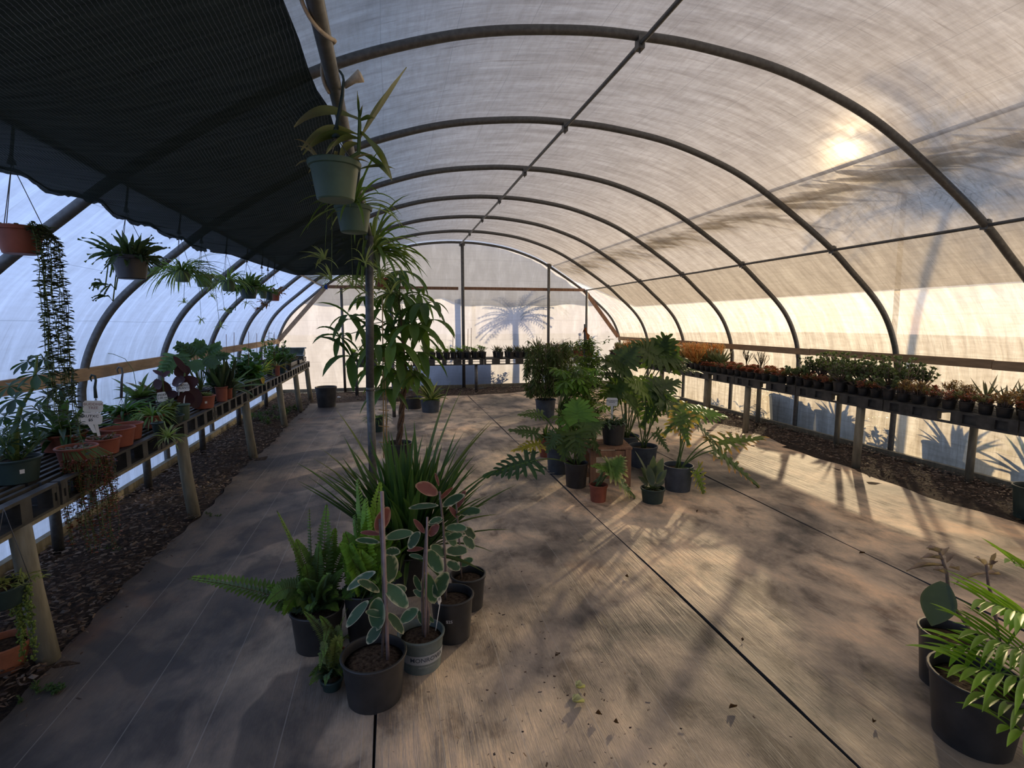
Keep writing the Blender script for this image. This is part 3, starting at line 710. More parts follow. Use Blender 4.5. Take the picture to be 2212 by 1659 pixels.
# ---- variegated rubber plants of the front group
def pxleaf(m, b, t, w, Y, rng, col=DKG, edge=CREAM, dz=0, shape='oval', sag=.12, fold=.12, cols=7, seg=10, face=None):
    A = at(b[0], b[1], Y); B = at(t[0], t[1], Y+dz); L = (B-A).length*1.02; d = (B-A).normalized()
    up = (EYE-A).normalized()*.6+Vector((rng.uniform(-.5, .5), rng.uniform(-.2, .2), .6+rng.uniform(-.3, .3)))
    m.leaf(A, (d+Vector((0, 0, sag))).normalized(), L, w*mpp(A)*1.05, vcol(rng, col, .2), droop=sag*2, fold=fold, seg=seg, shape=shape, edge=edge, up=face or up, cols=cols, rng=rng)
def rubber(name, label, potspec, Y0off, stems, leaves, mar, seed, potmat='black_plastic', stake=None, z=0):
    rng = random.Random(seed); c, h, rt, rb = place(*potspec); t = thing(name, c, label, 'potted plant'); top = pot(t, c, h, rt, rb, potmat, rim=.018)
    Y = c.y+Y0off; m = MB()
    for pts, r in stems: m.tube([at(x, y, Y) if i else Vector((at(x, y, Y).x, Y, top.z-.01)) for i, (x, y) in enumerate(pts)], r, 8)
    m.build('stem', 'stem_grey', t)
    m = MB()
    for b, tp, w in leaves: pxleaf(m, b, tp, w, Y, rng, vcol(rng, (.045, .095, .050)), (.50, .47, .33), rng.uniform(-.05, .04))
    for b, tp, w in mar: pxleaf(m, b, tp, w, Y, rng, (.15, .05, .045), (.34, .20, .15), rng.uniform(-.04, .04))
    m.build('foliage', 'glossy_leaf', t)
    if stake:
        m = MB(); (a, b), r = stake; A = at(a[0], a[1], Y-.02); m.tube([Vector((A.x, A.y, top.z-.02)), at(b[0], b[1], Y-.02)], r, 8); m.build('stake', 'pole_pink', t)
    return t, c, h, rt, rb, top
front = rubber('rubber_plant', 'variegated rubber plant in the large scuffed black pot, frontmost of the aisle group', (812, 1545, 1408, 134), 0, [([(826, 1420), (829, 1300), (826, 1190), (820, 1120)], .006)],
 [((836, 1197), (846, 1256), 44), ((821, 1291), (811, 1360), 46), ((830, 1262), (879, 1312), 32), ((811, 1236), (751, 1274), 27), ((820, 1278), (773, 1256), 22), ((796, 1298), (750, 1354), 26), ((836, 1325), (871, 1368), 24), ((824, 1350), (794, 1390), 26), ((832, 1163), (892, 1152), 27), ((832, 1192), (864, 1193), 20), ((820, 1172), (769, 1167), 14), ((838, 1280), (878, 1272), 24), ((865, 1345), (903, 1316), 28), ((828, 1330), (790, 1322), 16)],
 [((815, 1150), (838, 1096), 30), ((822, 1155), (779, 1151), 12)], 1, stake=(((838, 1420), (825, 1062)), .0075))
mon = rubber('rubber_plant', 'variegated rubber plant in the grey-green pot with the white name band', (912, 1462, 1362, 96), 0, [([(914, 1366), (912, 1290), (916, 1215), (922, 1140)], .006), ([(922, 1366), (926, 1320), (920, 1290)], .008)],
 [((922, 1236), (935, 1303), 38), ((938, 1290), (968, 1238), 32), ((925, 1187), (952, 1237), 32), ((914, 1207), (884, 1199), 12), ((908, 1150), (883, 1184), 26), ((927, 1130), (955, 1120), 18), ((908, 1278), (896, 1243), 16), ((915, 1290), (893, 1275), 13), ((925, 1330), (936, 1345), 8), ((912, 1350), (904, 1318), 12), ((928, 1350), (922, 1318), 14)],
 [((927, 1158), (948, 1134), 20), ((917, 1152), (894, 1122), 12), ((915, 1185), (880, 1190), 10)], 2, 'grey_green_plastic', stake=(((918, 1365), (923, 1117)), .005))
p25 = rubber('rubber_plant', 'tall variegated rubber plant with red top leaf in the black pot priced 25', (978, 1398, 1282, 90), 0, [([(963, 1290), (962, 1220), (958, 1140), (950, 1062)], .006)],
 [((955, 1094), (1003, 1070), 24), ((947, 1092), (884, 1099), 17), ((962, 1140), (1008, 1144), 28), ((963, 1192), (1010, 1190), 24), ((965, 1215), (993, 1231), 22), ((962, 1165), (1000, 1155), 18), ((958, 1120), (925, 1135), 18), ((962, 1200), (930, 1180), 22), ((960, 1150), (985, 1180), 20)],
 [((946, 1066), (898, 1050), 32), ((948, 1050), (940, 1022), 7), ((950, 1080), (978, 1053), 10)], 3)
p4 = rubber('rubber_plant', 'small variegated rubber plant in the rearmost black pot of the front group', (1012, 1328, 1238, 74), 0, [([(997, 1245), (994, 1190), (988, 1120), (985, 1075)], .005)],
 [((990, 1108), (1039, 1105), 20), ((1000, 1140), (1026, 1163), 20), ((1000, 1160), (1024, 1185), 22), ((995, 1222), (1022, 1208), 18), ((996, 1200), (970, 1225), 14), ((992, 1150), (975, 1168), 18)],
 [((987, 1098), (1005, 1060), 16), ((990, 1120), (970, 1095), 12)], 4)
def textmesh(name, txt, size, mat, parent, fn, ext=.0004, bold=0):
    cu = bpy.data.curves.new(name, 'FONT'); cu.body = txt; cu.size = size; cu.align_x = 'CENTER'; cu.align_y = 'CENTER'; cu.offset = bold; cu.extrude = 0; cu.resolution_u = 2
    ob = bpy.data.objects.new(name, cu); COL.objects.link(ob); bpy.context.view_layer.update()
    me = bpy.data.meshes.new_from_object(ob.evaluated_get(bpy.context.evaluated_depsgraph_get())); bpy.data.objects.remove(ob); bpy.data.curves.remove(cu)
    me.name = name; me.materials.clear(); me.materials.append(MATS[mat])
    org = parent.location if parent else Vector()
    for v in me.vertices: v.co = fn(v.co.x, v.co.y)-org
    o = bpy.data.objects.new(name, me); COL.objects.link(o)
    if parent: o.parent = parent
    return o
def oncyl(c, r0, r1, h, ang, z):
    """text wrapped on a tapered pot; ang = direction the text faces"""
    def f(x, y):
        zz = z+y; r = r0+(r1-r0)*zz/h+.0016; a = ang+x/r
        return Vector((c.x+r*math.cos(a), c.y+r*math.sin(a), c.z+zz))
    return f
def camang(c): return math.atan2(-c.y, -c.x)
t, c, h, rt, rb, top = p25
textmesh('price', '$25', .022, 'chalk', t, oncyl(c, rb, rt, h, camang(c)-.15, h*.60), bold=.0003)
t, c, h, rt, rb, top = mon
m = MB(); a0 = camang(c); n = 30
for i in range(n+1):
    a = a0-1.5+3.0*i/n
    for z in (h*.36, h*.62): r = rb+(rt-rb)*z/h+.001; m.add((c.x+r*math.cos(a), c.y+r*math.sin(a), z))
for i in range(n): m.face((2*i, 2*i+1, 2*i+3, 2*i+2))
bd = m.build('name_band', 'band_grey', t)
textmesh('name', 'MONROVIA', .031, 'blue_grey_plastic', t, oncyl(c, rb+.0012, rt+.0012, h, a0+.28, h*.50), bold=.0002)
textmesh('slogan', 'GROW BEAUTIFULLY', .009, 'band_grey', t, oncyl(c, rb+.0012, rt+.0012, h, a0+.28, h*.29))

# ---- white plant signs
def sign(px, py, base, Y, wpx, hpx, lines, label, ink='ink', tilt=0, zrot=0, shape=0, size=None):
    """head centre pixel, foot pixel, depth"""
    H_ = at(px, py, Y); B = at(base[0], base[1], Y); s = mpp(H_); wd, hh = wpx*s, hpx*s
    t = thing('plant_sign', B, label, 'sign', None)
    fy = Vector((-H_.x, -H_.y, 0)).normalized(); rx = Vector((-fy.y, fy.x, 0)); Rz = Matrix.Rotation(zrot, 3, 'Z'); fy = Rz @ fy; rx = Rz @ rx
    up = (H_-B).normalized(); tr = Matrix.Rotation(tilt, 3, fy); ax = tr @ rx; az = tr @ Vector((0, 0, 1))
    m = MB(); k = []
    o = [(-.42, -.5), (.42, -.5), (.5, -.38), (.5, .12), (.36, .5), (-.36, .5), (-.5, .12), (-.5, -.38)] if shape else [(-.5, -.34), (-.4, -.5), (.4, -.5), (.5, -.34), (.5, .36), (.4, .5), (-.4, .5), (-.5, .36)]
    for d in (-.0009, .0009):
        k.append([m.add(H_+ax*(x*wd)+az*(z*hh)+fy*d) for x, z in o])
    m.face(k[1]); m.face(k[0][::-1])
    for i in range(8): m.face((k[0][i], k[0][(i+1) % 8], k[1][(i+1) % 8], k[1][i]))
    bt = H_-az*(hh*.48); w2 = wd*.09
    q = [m.add(p+rx*dx*w_+fy*dy) for p, w_ in ((bt, w2*1.3), (B, w2*.8)) for dx, dy in ((-1, -.0009), (1, -.0009), (1, .0009), (-1, .0009))]
    for i in range(4): m.face((q[i], q[(i+1) % 4], q[4+(i+1) % 4], q[4+i]))
    m.build('plate', 'white_plastic', t, False)
    if lines:
        n = len(lines); sz = size*s if size else hh*.62/n
        for i, tx in enumerate(lines):
            off = (n-1)/2-i
            textmesh('lettering', tx, sz, ink, t, lambda x, y: H_+ax*(x*1.0)+az*(y+off*sz*1.02+hh*.03)+fy*.0016, bold=.0003)
    return t
sign(948, 1291, (941, 1362), mon[1].y+.02, 12, 30, ['III', 'III'], 'narrow white label stake in the grey-green pot of the front group', tilt=.25, zrot=.9)

# ------------------------------------------------------------------ plant growers (all work in world coordinates)
def frond(m, A, B, w, rng, col, sag=.0, n=30, curl=0.):
    """a fern frond from A to B with pinnae in two rows"""
    A = Vector(A); B = Vector(B); pts = []
    for i in range(n+1):
        t = i/n; p = A.lerp(B, t); p.z += sag*math.sin(PI*t); pts.append(p)
    m.tube(pts[::3]+[pts[-1]], .0016, 4, col=(.10, .10, .03))
    up0 = Vector((rng.uniform(-.6, .6), rng.uniform(-.9, .1), rng.uniform(.2, 1))).normalized()
    for i in range(2, n):
        t = i/n; d = (pts[i+1]-pts[i-1]).normalized(); s = d.cross(up0)
        if s.length < .1: s = d.orthogonal()
        s.normalize(); l = w*(min(1, t*5)*(1-t**2.2)*.95+.08)
        for sg in (-1, 1):
            c = vcol(rng, lin(col, LIME, max(0, t-.55)*1.6), .2)
            m.leaf(pts[i], s*sg+d*.35, l*rng.uniform(.85, 1.1), w*.30, c, droop=.25, fold=.1, seg=2, cols=3, shape='oval', up=up0)
def straps(m, c, n, L, W, rng, col, spread=(.1, 1.2), droop=(.8, 1.8), r=.02, tip=None, fold=.35, seg=7, colv=.3, stripe=None, az=None):
    for i in range(n):
        a = rng.uniform(0, 2*PI) if az is None else rng.uniform(*az); e = rng.uniform(*spread)
        d = Vector((math.sin(e)*math.cos(a), math.sin(e)*math.sin(a), math.cos(e)))
        b = Vector(c)+Vector((math.cos(a)*r*rng.random(), math.sin(a)*r*rng.random(), 0))
        m.leaf(b, d, L*rng.uniform(.6, 1.1), W*rng.uniform(.8, 1.15), vcol(rng, col, colv), droop=rng.uniform(*droop), fold=fold, seg=seg, shape='strap', tip=tip, edge=stripe, cols=5 if stripe else 3)
def palmate(m, hub, d, n, L, W, rng, col, droop=1.2, shape='obo', spread=2*PI, tip=None, lift=0., a0=None):
    d = Vector(d).normalized(); e1 = d.orthogonal().normalized(); e2 = d.cross(e1); a0 = rng.uniform(0, 6) if a0 is None else a0
    for i in range(n):
        a = a0+spread*i/n+rng.uniform(-.15, .15); q = e1*math.cos(a)+e2*math.sin(a)
        m.leaf(hub, q+d*lift, L*rng.uniform(.75, 1.1), W*rng.uniform(.85, 1.1), vcol(rng, col, .25), droop=droop*rng.uniform(.7, 1.3), fold=.22, seg=6, shape=shape, tip=tip)
def bush(m, ms, c, R, H, nb, nl, L, W, rng, col, droop=.7, shape='lance', col2=None, lean=.3, stem=.003, base=0):
    """twiggy plant: branches with leaves all along"""
    c = Vector(c)
    for b in range(nb):
        a = rng.uniform(0, 2*PI); rr = R*math.sqrt(rng.random()); tp = c+Vector((rr*math.cos(a), rr*math.sin(a), H*rng.uniform(.55, 1)*(1-.35*(rr/R)**2)))
        st = c+Vector((rr*.15*math.cos(a), rr*.15*math.sin(a), 0)); pts = []
        for i in range(7):
            t = i/6; p = st.lerp(tp, t); q = (tp-st); p += Vector((math.cos(a), math.sin(a), 0))*rr*.25*math.sin(PI*t)*lean; p.z -= .15*rr*t*t*(1 if lean > 0 else 0); pts.append(p)
        ms.tube(pts, [stem*(1.2-t/8) for t in range(7)], 5)
        for i in range(nl):
            t = base+(1-base)*rng.random()**.8; k = min(5, int(t*6)); p = pts[k].lerp(pts[k+1], t*6-k if t < 1 else 1)
            aa = rng.uniform(0, 2*PI); e = rng.uniform(.3, 1.5)
            m.leaf(p, (math.sin(e)*math.cos(aa), math.sin(e)*math.sin(aa), math.cos(e)*.7), L*rng.uniform(.6, 1.15), W*rng.uniform(.7, 1.2), vcol(rng, col2 if (col2 and rng.random() < .25) else col, .35), droop=droop*rng.uniform(.5, 1.6), fold=.2, seg=3, shape=shape)
def rosette(m, c, R, n, W, rng, col, tip=None, up=.5, droop=-.3, shape='oval', rings=3, fold=.3):
    for k in range(rings):
        e = 1.35-(1.35-up*.4)*k/rings; nn = max(3, int(n*(1-.22*k)/rings))
        for i in range(nn):
            a = 2*PI*i/nn+k*.5+rng.uniform(-.1, .1); L = R*(1-.22*k)*rng.uniform(.85, 1.1)
            m.leaf(c, (math.sin(e)*math.cos(a), math.sin(e)*math.sin(a), math.cos(e)), L, W*rng.uniform(.85, 1.1), vcol(rng, col, .22), droop=droop, fold=fold, seg=4, shape=shape, tip=tip)
def selloum(m, ms, stalk, base, tip, wpx, Y, rng, col=GREEN, edge=None, dz=0., stR=.004, nl=8, sag=.1, face=None, spread=1.):
    """split-leaf philodendron blade between two photo points, with its stalk"""
    A = at(base[0], base[1], Y); B = at(tip[0], tip[1], Y+dz); d = (B-A); L = d.length; d.normalize(); W = wpx*mpp(A)/2
    up = Vector(face) if face else ((EYE-A).normalized()*.55+Vector((rng.uniform(-.25, .25), 0, 1)))
    side = d.cross(up).normalized(); nrm = side.cross(d).normalized(); cc = vcol(rng, col, .12)
    tipc = edge
    rib = []
    for i in range(9): t = i/8; rib.append(A+d*(L*.80*t)-Vector((0, 0, 1))*sag*L*t*t)
    # centre web
    k = [(m.add(p-side*W*.24*math.sin(PI*(.2+.7*i/8))-nrm*.004, cc), m.add(p, vcol(rng, lin(cc, LIME, .35), .05)), m.add(p+side*W*.24*math.sin(PI*(.2+.7*i/8))-nrm*.004, cc)) for i, p in enumerate(rib)]
    for i in range(8):
        m.face((k[i][0], k[i][1], k[i+1][1], k[i+1][0])); m.face((k[i][1], k[i][2], k[i+1][2], k[i+1][1]))
    for i in range(nl):
        t = i/(nl-1); p = rib[min(8, int(t*8))]; ang = (1.95-1.45*t); l = W*(1.05-.55*abs(t-.22)**1.0-.25*t)*rng.uniform(.85, 1.15)*spread
        for sg in (-1, 1):
            q = d*math.cos(ang)+side*sg*math.sin(ang)
            m.leaf(p, q+nrm*.12, l, W*.25*(1-.25*t), vcol(rng, cc, .16), droop=.35+.4*rng.random(), fold=.12, seg=6, shape='lobe', tip=tipc, up=nrm, wav=.06)
            if l > W*.7: m.leaf(p+q*l*.45, q*.6+d*.8*(1 if t > .2 else -1), l*.40, W*.15, vcol(rng, cc, .16), droop=.4, fold=.1, seg=4, shape='lobe', tip=tipc, up=nrm)
    m.leaf(rib[-2], d, L*.32, W*.30, cc, droop=.4, fold=.12, seg=5, shape='lobe', tip=tipc, up=nrm)
    if stalk:
        pts = []; S0 = Vector(stalk); n = 8
        for i in range(n+1): t = i/n; p = S0.lerp(A, t); p.z += .09*(A-S0).length*math.sin(PI*t); pts.append(p)
        ms.tube(pts, stR, 6)

# ---- ferns of the front group
def fern(name, label, spec, fronds, seed, mat, w, Yo=0, base=None, extra=14, col=GREEN, exL=.3):
    rng = random.Random(seed); c, h, rt, rb = place(*spec); t = thing(name, c, label, 'fern', None); top = pot(t, c, h, rt, rb, mat); m = MB()
    for (x, y, dy) in fronds:
        B = at(x, y, c.y+dy); frond(m, top+Vector((rng.uniform(-.02, .02), rng.uniform(-.02, .02), 0)), B, w*rng.uniform(.8, 1.1), rng, vcol(rng, col), sag=(.10 if B.z-top.z < .15 else .03))
    for i in range(extra):
        a = rng.uniform(0, 2*PI); e = rng.uniform(.4, 1.5); L = exL*rng.uniform(.5, 1); B = top+Vector((math.sin(e)*math.cos(a), math.sin(e)*math.sin(a), math.cos(e)*.7))*L
        frond(m, top, B, w*.8, rng, vcol(rng, DKG, .3), sag=.04, n=20)
    m.build('foliage', 'leaf', t); return t
fern('boston_fern', 'spreading sword fern in a black pot, with one long frond reaching left', (690, 1420, 1308, 108),
 [(598, 1103, 0), (405, 1250, -.05), (410, 1246, .02), (575, 1268, 0), (668, 1098, .1), (706, 1088, .1), (612, 1330, -.1), (640, 1165, .05), (752, 1165, .1), (725, 1140, .1), (575, 1305, -.1), (690, 1170, 0), (655, 1250, -.1), (660, 1220, 0), (740, 1230, 0), (705, 1240, -.15)], 5, 'black_plastic', .068, extra=26, exL=.26)
fern('boston_fern', 'bright upright sword fern between the pipe post and the rubber plants', (795, 1400, 1268, 92),
 [(772, 1032, .1), (822, 1040, .1), (790, 1075, 0), (815, 1090, .05), (745, 1150, 0), (735, 1175, -.1), (765, 1110, .1), (800, 1100, 0), (850, 1160, 0), (865, 1200, 0), (870, 1150, .1), (760, 1175, -.1), (780, 1190, -.1), (880, 1180, .05), (755, 1250, -.1), (850, 1230, -.05), (745, 1210, -.1)], 6, 'black_plastic', .088, extra=16, col=(.16, .28, .045), exL=.24)
fern('potted_fern', 'small drooping fern in a red pot tucked low between the black pots', (728, 1452, 1408, 40),
 [(655, 1320, -.05), (690, 1330, -.1), (745, 1330, 0), (740, 1400, -.1), (735, 1440, -.12), (700, 1400, -.12)], 7, 'terracotta', .030, extra=8, exL=.13, col=OLIVE)
fern('potted_fern', 'small fern in a low green pot hard against the large scuffed black pot', (718, 1500, 1462, 44),
 [(690, 1450, -.05), (700, 1420, -.05), (738, 1400, -.02), (745, 1440, .0)], 8, 'dark_green_plastic', .034, extra=12, exL=.12, col=OLIVE)

# ---- strappy plant behind the ferns
def strappy():
    rng = random.Random(11); c, h, rt, rb = place(885, 1292, 1190, 84); t = thing('strap_leaf_plant', c, 'big fountain of long dark green sword leaves in a black pot behind the post', 'potted plant')
    top = pot(t, c, h, rt, rb, 'black_plastic'); m = MB()
    tops = [top+Vector((-.05, .0, 0)), top+Vector((.07, .05, 0)), top]
    for b in tops: straps(m, b, 60, .74, .030, rng, (.035, .085, .025), (.05, .75), (.25, .9), .05, tip=(.07, .13, .03), seg=9)
    straps(m, top, 34, .60, .022, rng, (.05, .09, .03), (.8, 1.25), (.5, 1.4), .05, tip=(.10, .12, .04), seg=9)
    for x, y, Y in ((712, 988, 3.0), (745, 915, 3.2), (1062, 1122, 2.8), (1048, 935, 3.3), (1040, 935, 3.0), (700, 1010, 2.9), (984, 875, 3.1), (962, 862, 3.2)):
        B = at(x, y, Y); d = B-top; m.leaf(top, d.normalized()+Vector((0, 0, .45)), d.length*1.12, .026, vcol(rng, (.04, .09, .03)), droop=.8, fold=.3, seg=12, shape='strap', tip=(.18, .20, .05))
    m.build('foliage', 'glossy_leaf', t)
strappy()

# ---- money tree with stakes
def money():
    rng = random.Random(12); c = fl(862, 1000); c = Vector((c.x, c.y, 0)); t = thing('money_tree', c, 'tall money tree with drooping palmate leaves rising behind the post', 'potted tree')
    top = pot(t, c, .24, .15, .125, 'black_plastic'); Y = c.y; m = MB()
    bp = [(872, 960), (874, 900), (876, 860)]; A = Vector((c.x, Y, .2)); B = at(876, 800, Y)
    for k in range(3):
        pts = []
        for i in range(40): s_ = i/39; a = s_*11+k*2*PI/3; p = A.lerp(B, s_); pts.append(p+Vector((math.cos(a), math.sin(a), 0))*.020)
        m.tube(pts, .017, 8)
    main = [B, at(868, 720, Y), at(862, 650, Y), at(865, 600, Y)]; m.tube(main, [.017, .013, .010, .006], 8)
    m.build('trunk', 'bark', t)
    hubs = [(868, 585, 60, .4), (905, 635, 50, .3), (850, 632, 62, 0), (892, 700, 72, -.25), (936, 652, 42, .1), (935, 690, 62, 0), (828, 668, 62, .2), (800, 700, 50, .15), (762, 690, 58, -.1), (757, 770, 66, .0), (733, 728, 50, .1), (850, 740, 70, -.3), (905, 760, 66, -.15), (820, 790, 62, -.2), (880, 800, 68, -.3), (845, 805, 60, .2), (912, 655, 60, -.2), (865, 690, 60, .25), (815, 745, 60, -.3), (908, 720, 60, .2), (835, 720, 55, .2), (888, 665, 55, 0), (790, 640, 40, .3), (902, 810, 42, -.35), (872, 645, 55, .3), (860, 770, 62, -.35), (835, 840, 55, -.2), (795, 770, 55, .25), (855, 600, 45, 0), (752, 680, 45, .2)]
    l = MB(); s = MB()
    for x, y, L, dy in hubs:
        H_ = at(x, y, Y+dy); st = main[min(3, max(0, int((800-y)/70)))]
        s.tube([st, st.lerp(H_, .5)+Vector((0, 0, .08)), H_], .0045, 6)
        palmate(l, H_, (0, 0, -.6) if rng.random() < .8 else (.5, -.5, .6), rng.choice((5, 6, 7)), L*mpp(H_)*1.42, L*mpp(H_)*.31, rng, rng.choice((GREEN, (.05, .10, .028), (.06, .12, .03), (.09, .16, .035))), droop=1.7, lift=.15, shape='lance')
    l.leaf(at(867, 800, Y-.3), (0, 0, -1), .2, .06, GREEN, tip=(.5, .25, .05), shape='oval')
    s.build('twigs', 'stem_green', t); l.build('foliage', 'leaf', t)
    # bamboo frame standing in the pot
    f = thing('bamboo_trellis', c+Vector((-.08, .0, .0)), 'bamboo stake frame behind the pipe post', 'trellis')
    for a, b in (((829, 990), (826, 640)), ((836, 985), (831, 770)), ((808, 900), (806, 780))):
        m = MB(); m.tube([at(a[0], a[1], Y-.10), at(b[0], b[1], Y-.10)], .007, 6); m.build('stake', 'bamboo', f)
    for y in (885, 920, 955): m = MB(); m.tube([at(818, y, Y-.10), at(840, y+2, Y-.02)], .005, 6); m.build('rung', 'bamboo', f)
money()
def croton(name, spec, label, seed, cols, mat='blue_grey_plastic', sq=False, n=40, L=.28, W=.035, spread=(.1, 1.2), droop=(.4, 1.3), stem=0, stripe=None, cat='potted plant', group=None, z=0., lmat='leaf'):
    rng = random.Random(seed); c, h, rt, rb = place(*spec, z=z); t = thing(name, c, label, cat, group); top = pot(t, c, h, rt, rb, mat, square=sq, rim=.012)
    m = MB(); b = top+Vector((0, 0, stem))
    if stem: ms = MB(); ms.tube([top-Vector((0, 0, .01)), b], .008, 6); ms.build('stem', 'stem_grey', t)
    for q in cols: straps(m, b, n//len(cols), L, W, rng, q, spread, droop, .02, stripe=stripe)
    m.build('foliage', lmat, t); return t, c, top
croton('dracaena', (930, 893, 862, 42), 'striped spiky dracaena in a dark pot beyond the money tree, right of the others', 21, [(.14, .17, .07), (.30, .32, .15), (.07, .12, .04)], L=.42, W=.045, n=36, spread=(.2, 1.3), mat='blue_grey_plastic')
croton('dracaena', (893, 885, 858, 40), 'brownish spiky plant in a black pot behind the strap leaf plant', 22, [(.12, .10, .06), (.10, .13, .05)], L=.42, W=.035, n=40, spread=(.1, 1.0), stem=.25, mat='black_plastic')
croton('spider_plant', (852, 868, 845, 32), 'pale striped spider plant in a black pot by the thin post', 23, [(.10, .17, .05), (.30, .33, .18)], L=.30, W=.018, n=50, spread=(.6, 1.5), droop=(1.2, 2.4), mat='black_plastic')
croton('spider_plant', (815, 935, 900, 30), 'small spider plant half hidden by the pipe post', 24, [(.10, .17, .05)], L=.26, W=.014, n=36, spread=(.5, 1.4), droop=(1.2, 2.2), mat='dark_green_plastic')

# ---- empty black bucket at the left rear
def bucket():
    c, h, rt, rb = place(706, 881, 835, 44, taper=.82); t = thing('bucket', c, 'empty black bucket-shaped pot standing alone at the far left corner', 'pot'); pot(t, c, h, rt, rb, 'black_plastic', rim=.04, fill=.3)
bucket()
def cornerpot():
    c = fl(2215, 1128)+cdir(fl(2215, 1128))*.1; c = Vector((c.x+.05, c.y, 0)); t = thing('flower_pot', c, 'dark green pot at the right edge beside the bark bed', 'pot'); pot(t, c, .27, .13, .105, 'dark_green_plastic', rim=.03)
    P = fl(2, 1475); c = Vector((P.x-.04, P.y+.1, 0)); t = thing('flower_pot', c, 'orange clay pot on the ground, cut by the left edge', 'pot'); pot(t, c, .14, .105, .065, 'clay', rim=.022)
cornerpot()

# ---- philodendron group
STOOL_Y = 4.62
def stool():
    a = fl(1289, 1068); c = Vector((2.07, 4.74, 0)); t = thing('wooden_stool', c, 'brown wooden slatted stool amid the philodendrons', 'stool')
    hw, H_ = .19, .40
    M0 = Matrix.Translation(c) @ Matrix.Rotation(-.2, 4, 'Z')
    for i in range(5):
        m = MB(); y = -hw+.005+i*.076; m.box((-hw-.02, y, H_-.022), (hw+.02, y+.066, H_), M=M0); m.build('slat', 'old_wood', t, False)
    for sx in (-1, 1):
        for sy in (-1, 1):
            m = MB(); m.box((sx*(hw-.02)-.028, sy*(hw-.02)-.028, 0), (sx*(hw-.02)+.028, sy*(hw-.02)+.028, H_-.023), M=M0); m.build('leg', 'old_wood', t, False)
    for sy in (-1, 1):
        for z in (.335, .12): m = MB(); m.box((-hw+.01, sy*(hw-.02)-.01, z-.03), (hw-.01, sy*(hw-.02)+.01, z+.03), M=M0); m.build('rail', 'old_wood', t, False)
    for sx in (-1, 1):
        for z in (.335, .12): m = MB(); m.box((sx*(hw-.02)-.01, -hw+.01, z-.03), (sx*(hw-.02)+.01, hw-.01, z+.03), M=M0); m.build('rail', 'old_wood', t, False)
    c = Vector((2.12, 4.70, H_+.001)); t = thing('flower_pot', c, 'black pot standing on the wooden stool, with the white sign behind', 'pot'); top = pot(t, c, .21, .12, .095, 'black_plastic')
    rng = random.Random(5); m = MB(); ms = MB(); bush(m, ms, top, .16, .10, 12, 10, .09, .025, rng, (.06, .10, .06), droop=1.6); ms.build('stem', 'stem_green', t); m.build('foliage', 'leaf', t)
    return top
stool_top = stool()
def philo(label, spec, leaves, seed, mat='blue_grey_plastic', z=0):
    rng = random.Random(seed); c, h, rt, rb = place(*spec); t = thing('split_leaf_philodendron', c, label, 'philodendron', 'split-leaf philodendrons in the middle of the floor'); top = pot(t, c, h, rt, rb, mat, rim=.022)
    m = MB(); ms = MB()
    for q in leaves:
        b, tp, w, dy = q[:4]; col = q[4] if len(q) > 4 else GREEN; ed = q[5] if len(q) > 5 else None
        ang = rng.uniform(0, 6); S0 = top+Vector((math.cos(ang), math.sin(ang), 0))*.025
        selloum(m, ms, S0, b, tp, w, c.y+dy, rng, col, ed, dz=rng.uniform(-.12, .12)*.6, stR=.0065)
    ms.build('stalks', 'stem_green', t); m.build('foliage', 'leaf', t); return t, c, top
G1, G2, G3 = (.075, .125, .036), (.12, .18, .04), (.058, .098, .036); YE_, OR_ = (.55, .40, .08), (.60, .30, .10)
philo('split-leaf philodendron in the rightmost dark pot, leaves reaching to the right', (1463, 1066, 1004, 62),
 [((1545, 972), (1652, 1046), 90, -.1, G1, OR_), ((1550, 958), (1662, 930), 84, .05, G2, OR_), ((1500, 888), (1572, 890), 105, .2, (.13, .26, .045)), ((1485, 890), (1430, 935), 80, -.05, G1, YE_), ((1495, 905), (1560, 960), 74, .0, G3), ((1505, 1018), (1528, 1080), 56, -.2, G2, YE_), ((1470, 900), (1490, 962), 60, -.1, G1, OR_), ((1530, 950), (1550, 985), 40, .1)], 31)
philo('split-leaf philodendron in the dark pot just behind the rightmost one', (1388, 1014, 962, 60),
 [((1430, 862), (1500, 880), 120, -.05, G3), ((1420, 855), (1385, 918), 95, .05, G1), ((1410, 840), (1470, 815), 105, .15, G3), ((1395, 846), (1350, 815), 90, .1, G2), ((1418, 935), (1446, 972), 44, -.1, G3), ((1372, 880), (1345, 850), 80, -.1, G1), ((1440, 870), (1470, 920), 90, -.1, G3), ((1340, 922), (1305, 905), 44, -.15, G3)], 32)
philo('tall split-leaf philodendron rising behind the stool, its crown level with the bench', (1352, 985, 940, 54),
 [((1350, 800), (1300, 770), 110, .1, G3), ((1340, 790), (1375, 742), 110, .2, G3), ((1350, 835), (1295, 850), 110, 0, G1), ((1420, 770), (1490, 770), 120, .3, G3), ((1415, 765), (1365, 735), 110, .3, G3), ((1430, 775), (1440, 720), 110, .45, G3), ((1380, 835), (1430, 810), 90, .1, (.14, .24, .04)), ((1345, 830), (1320, 880), 90, -.1, G1), ((1360, 850), (1385, 880), 70, -.1, G2, YE_), ((1435, 785), (1520, 795), 80, .3, G3), ((1330, 810), (1280, 800), 70, .2, G3)], 33)
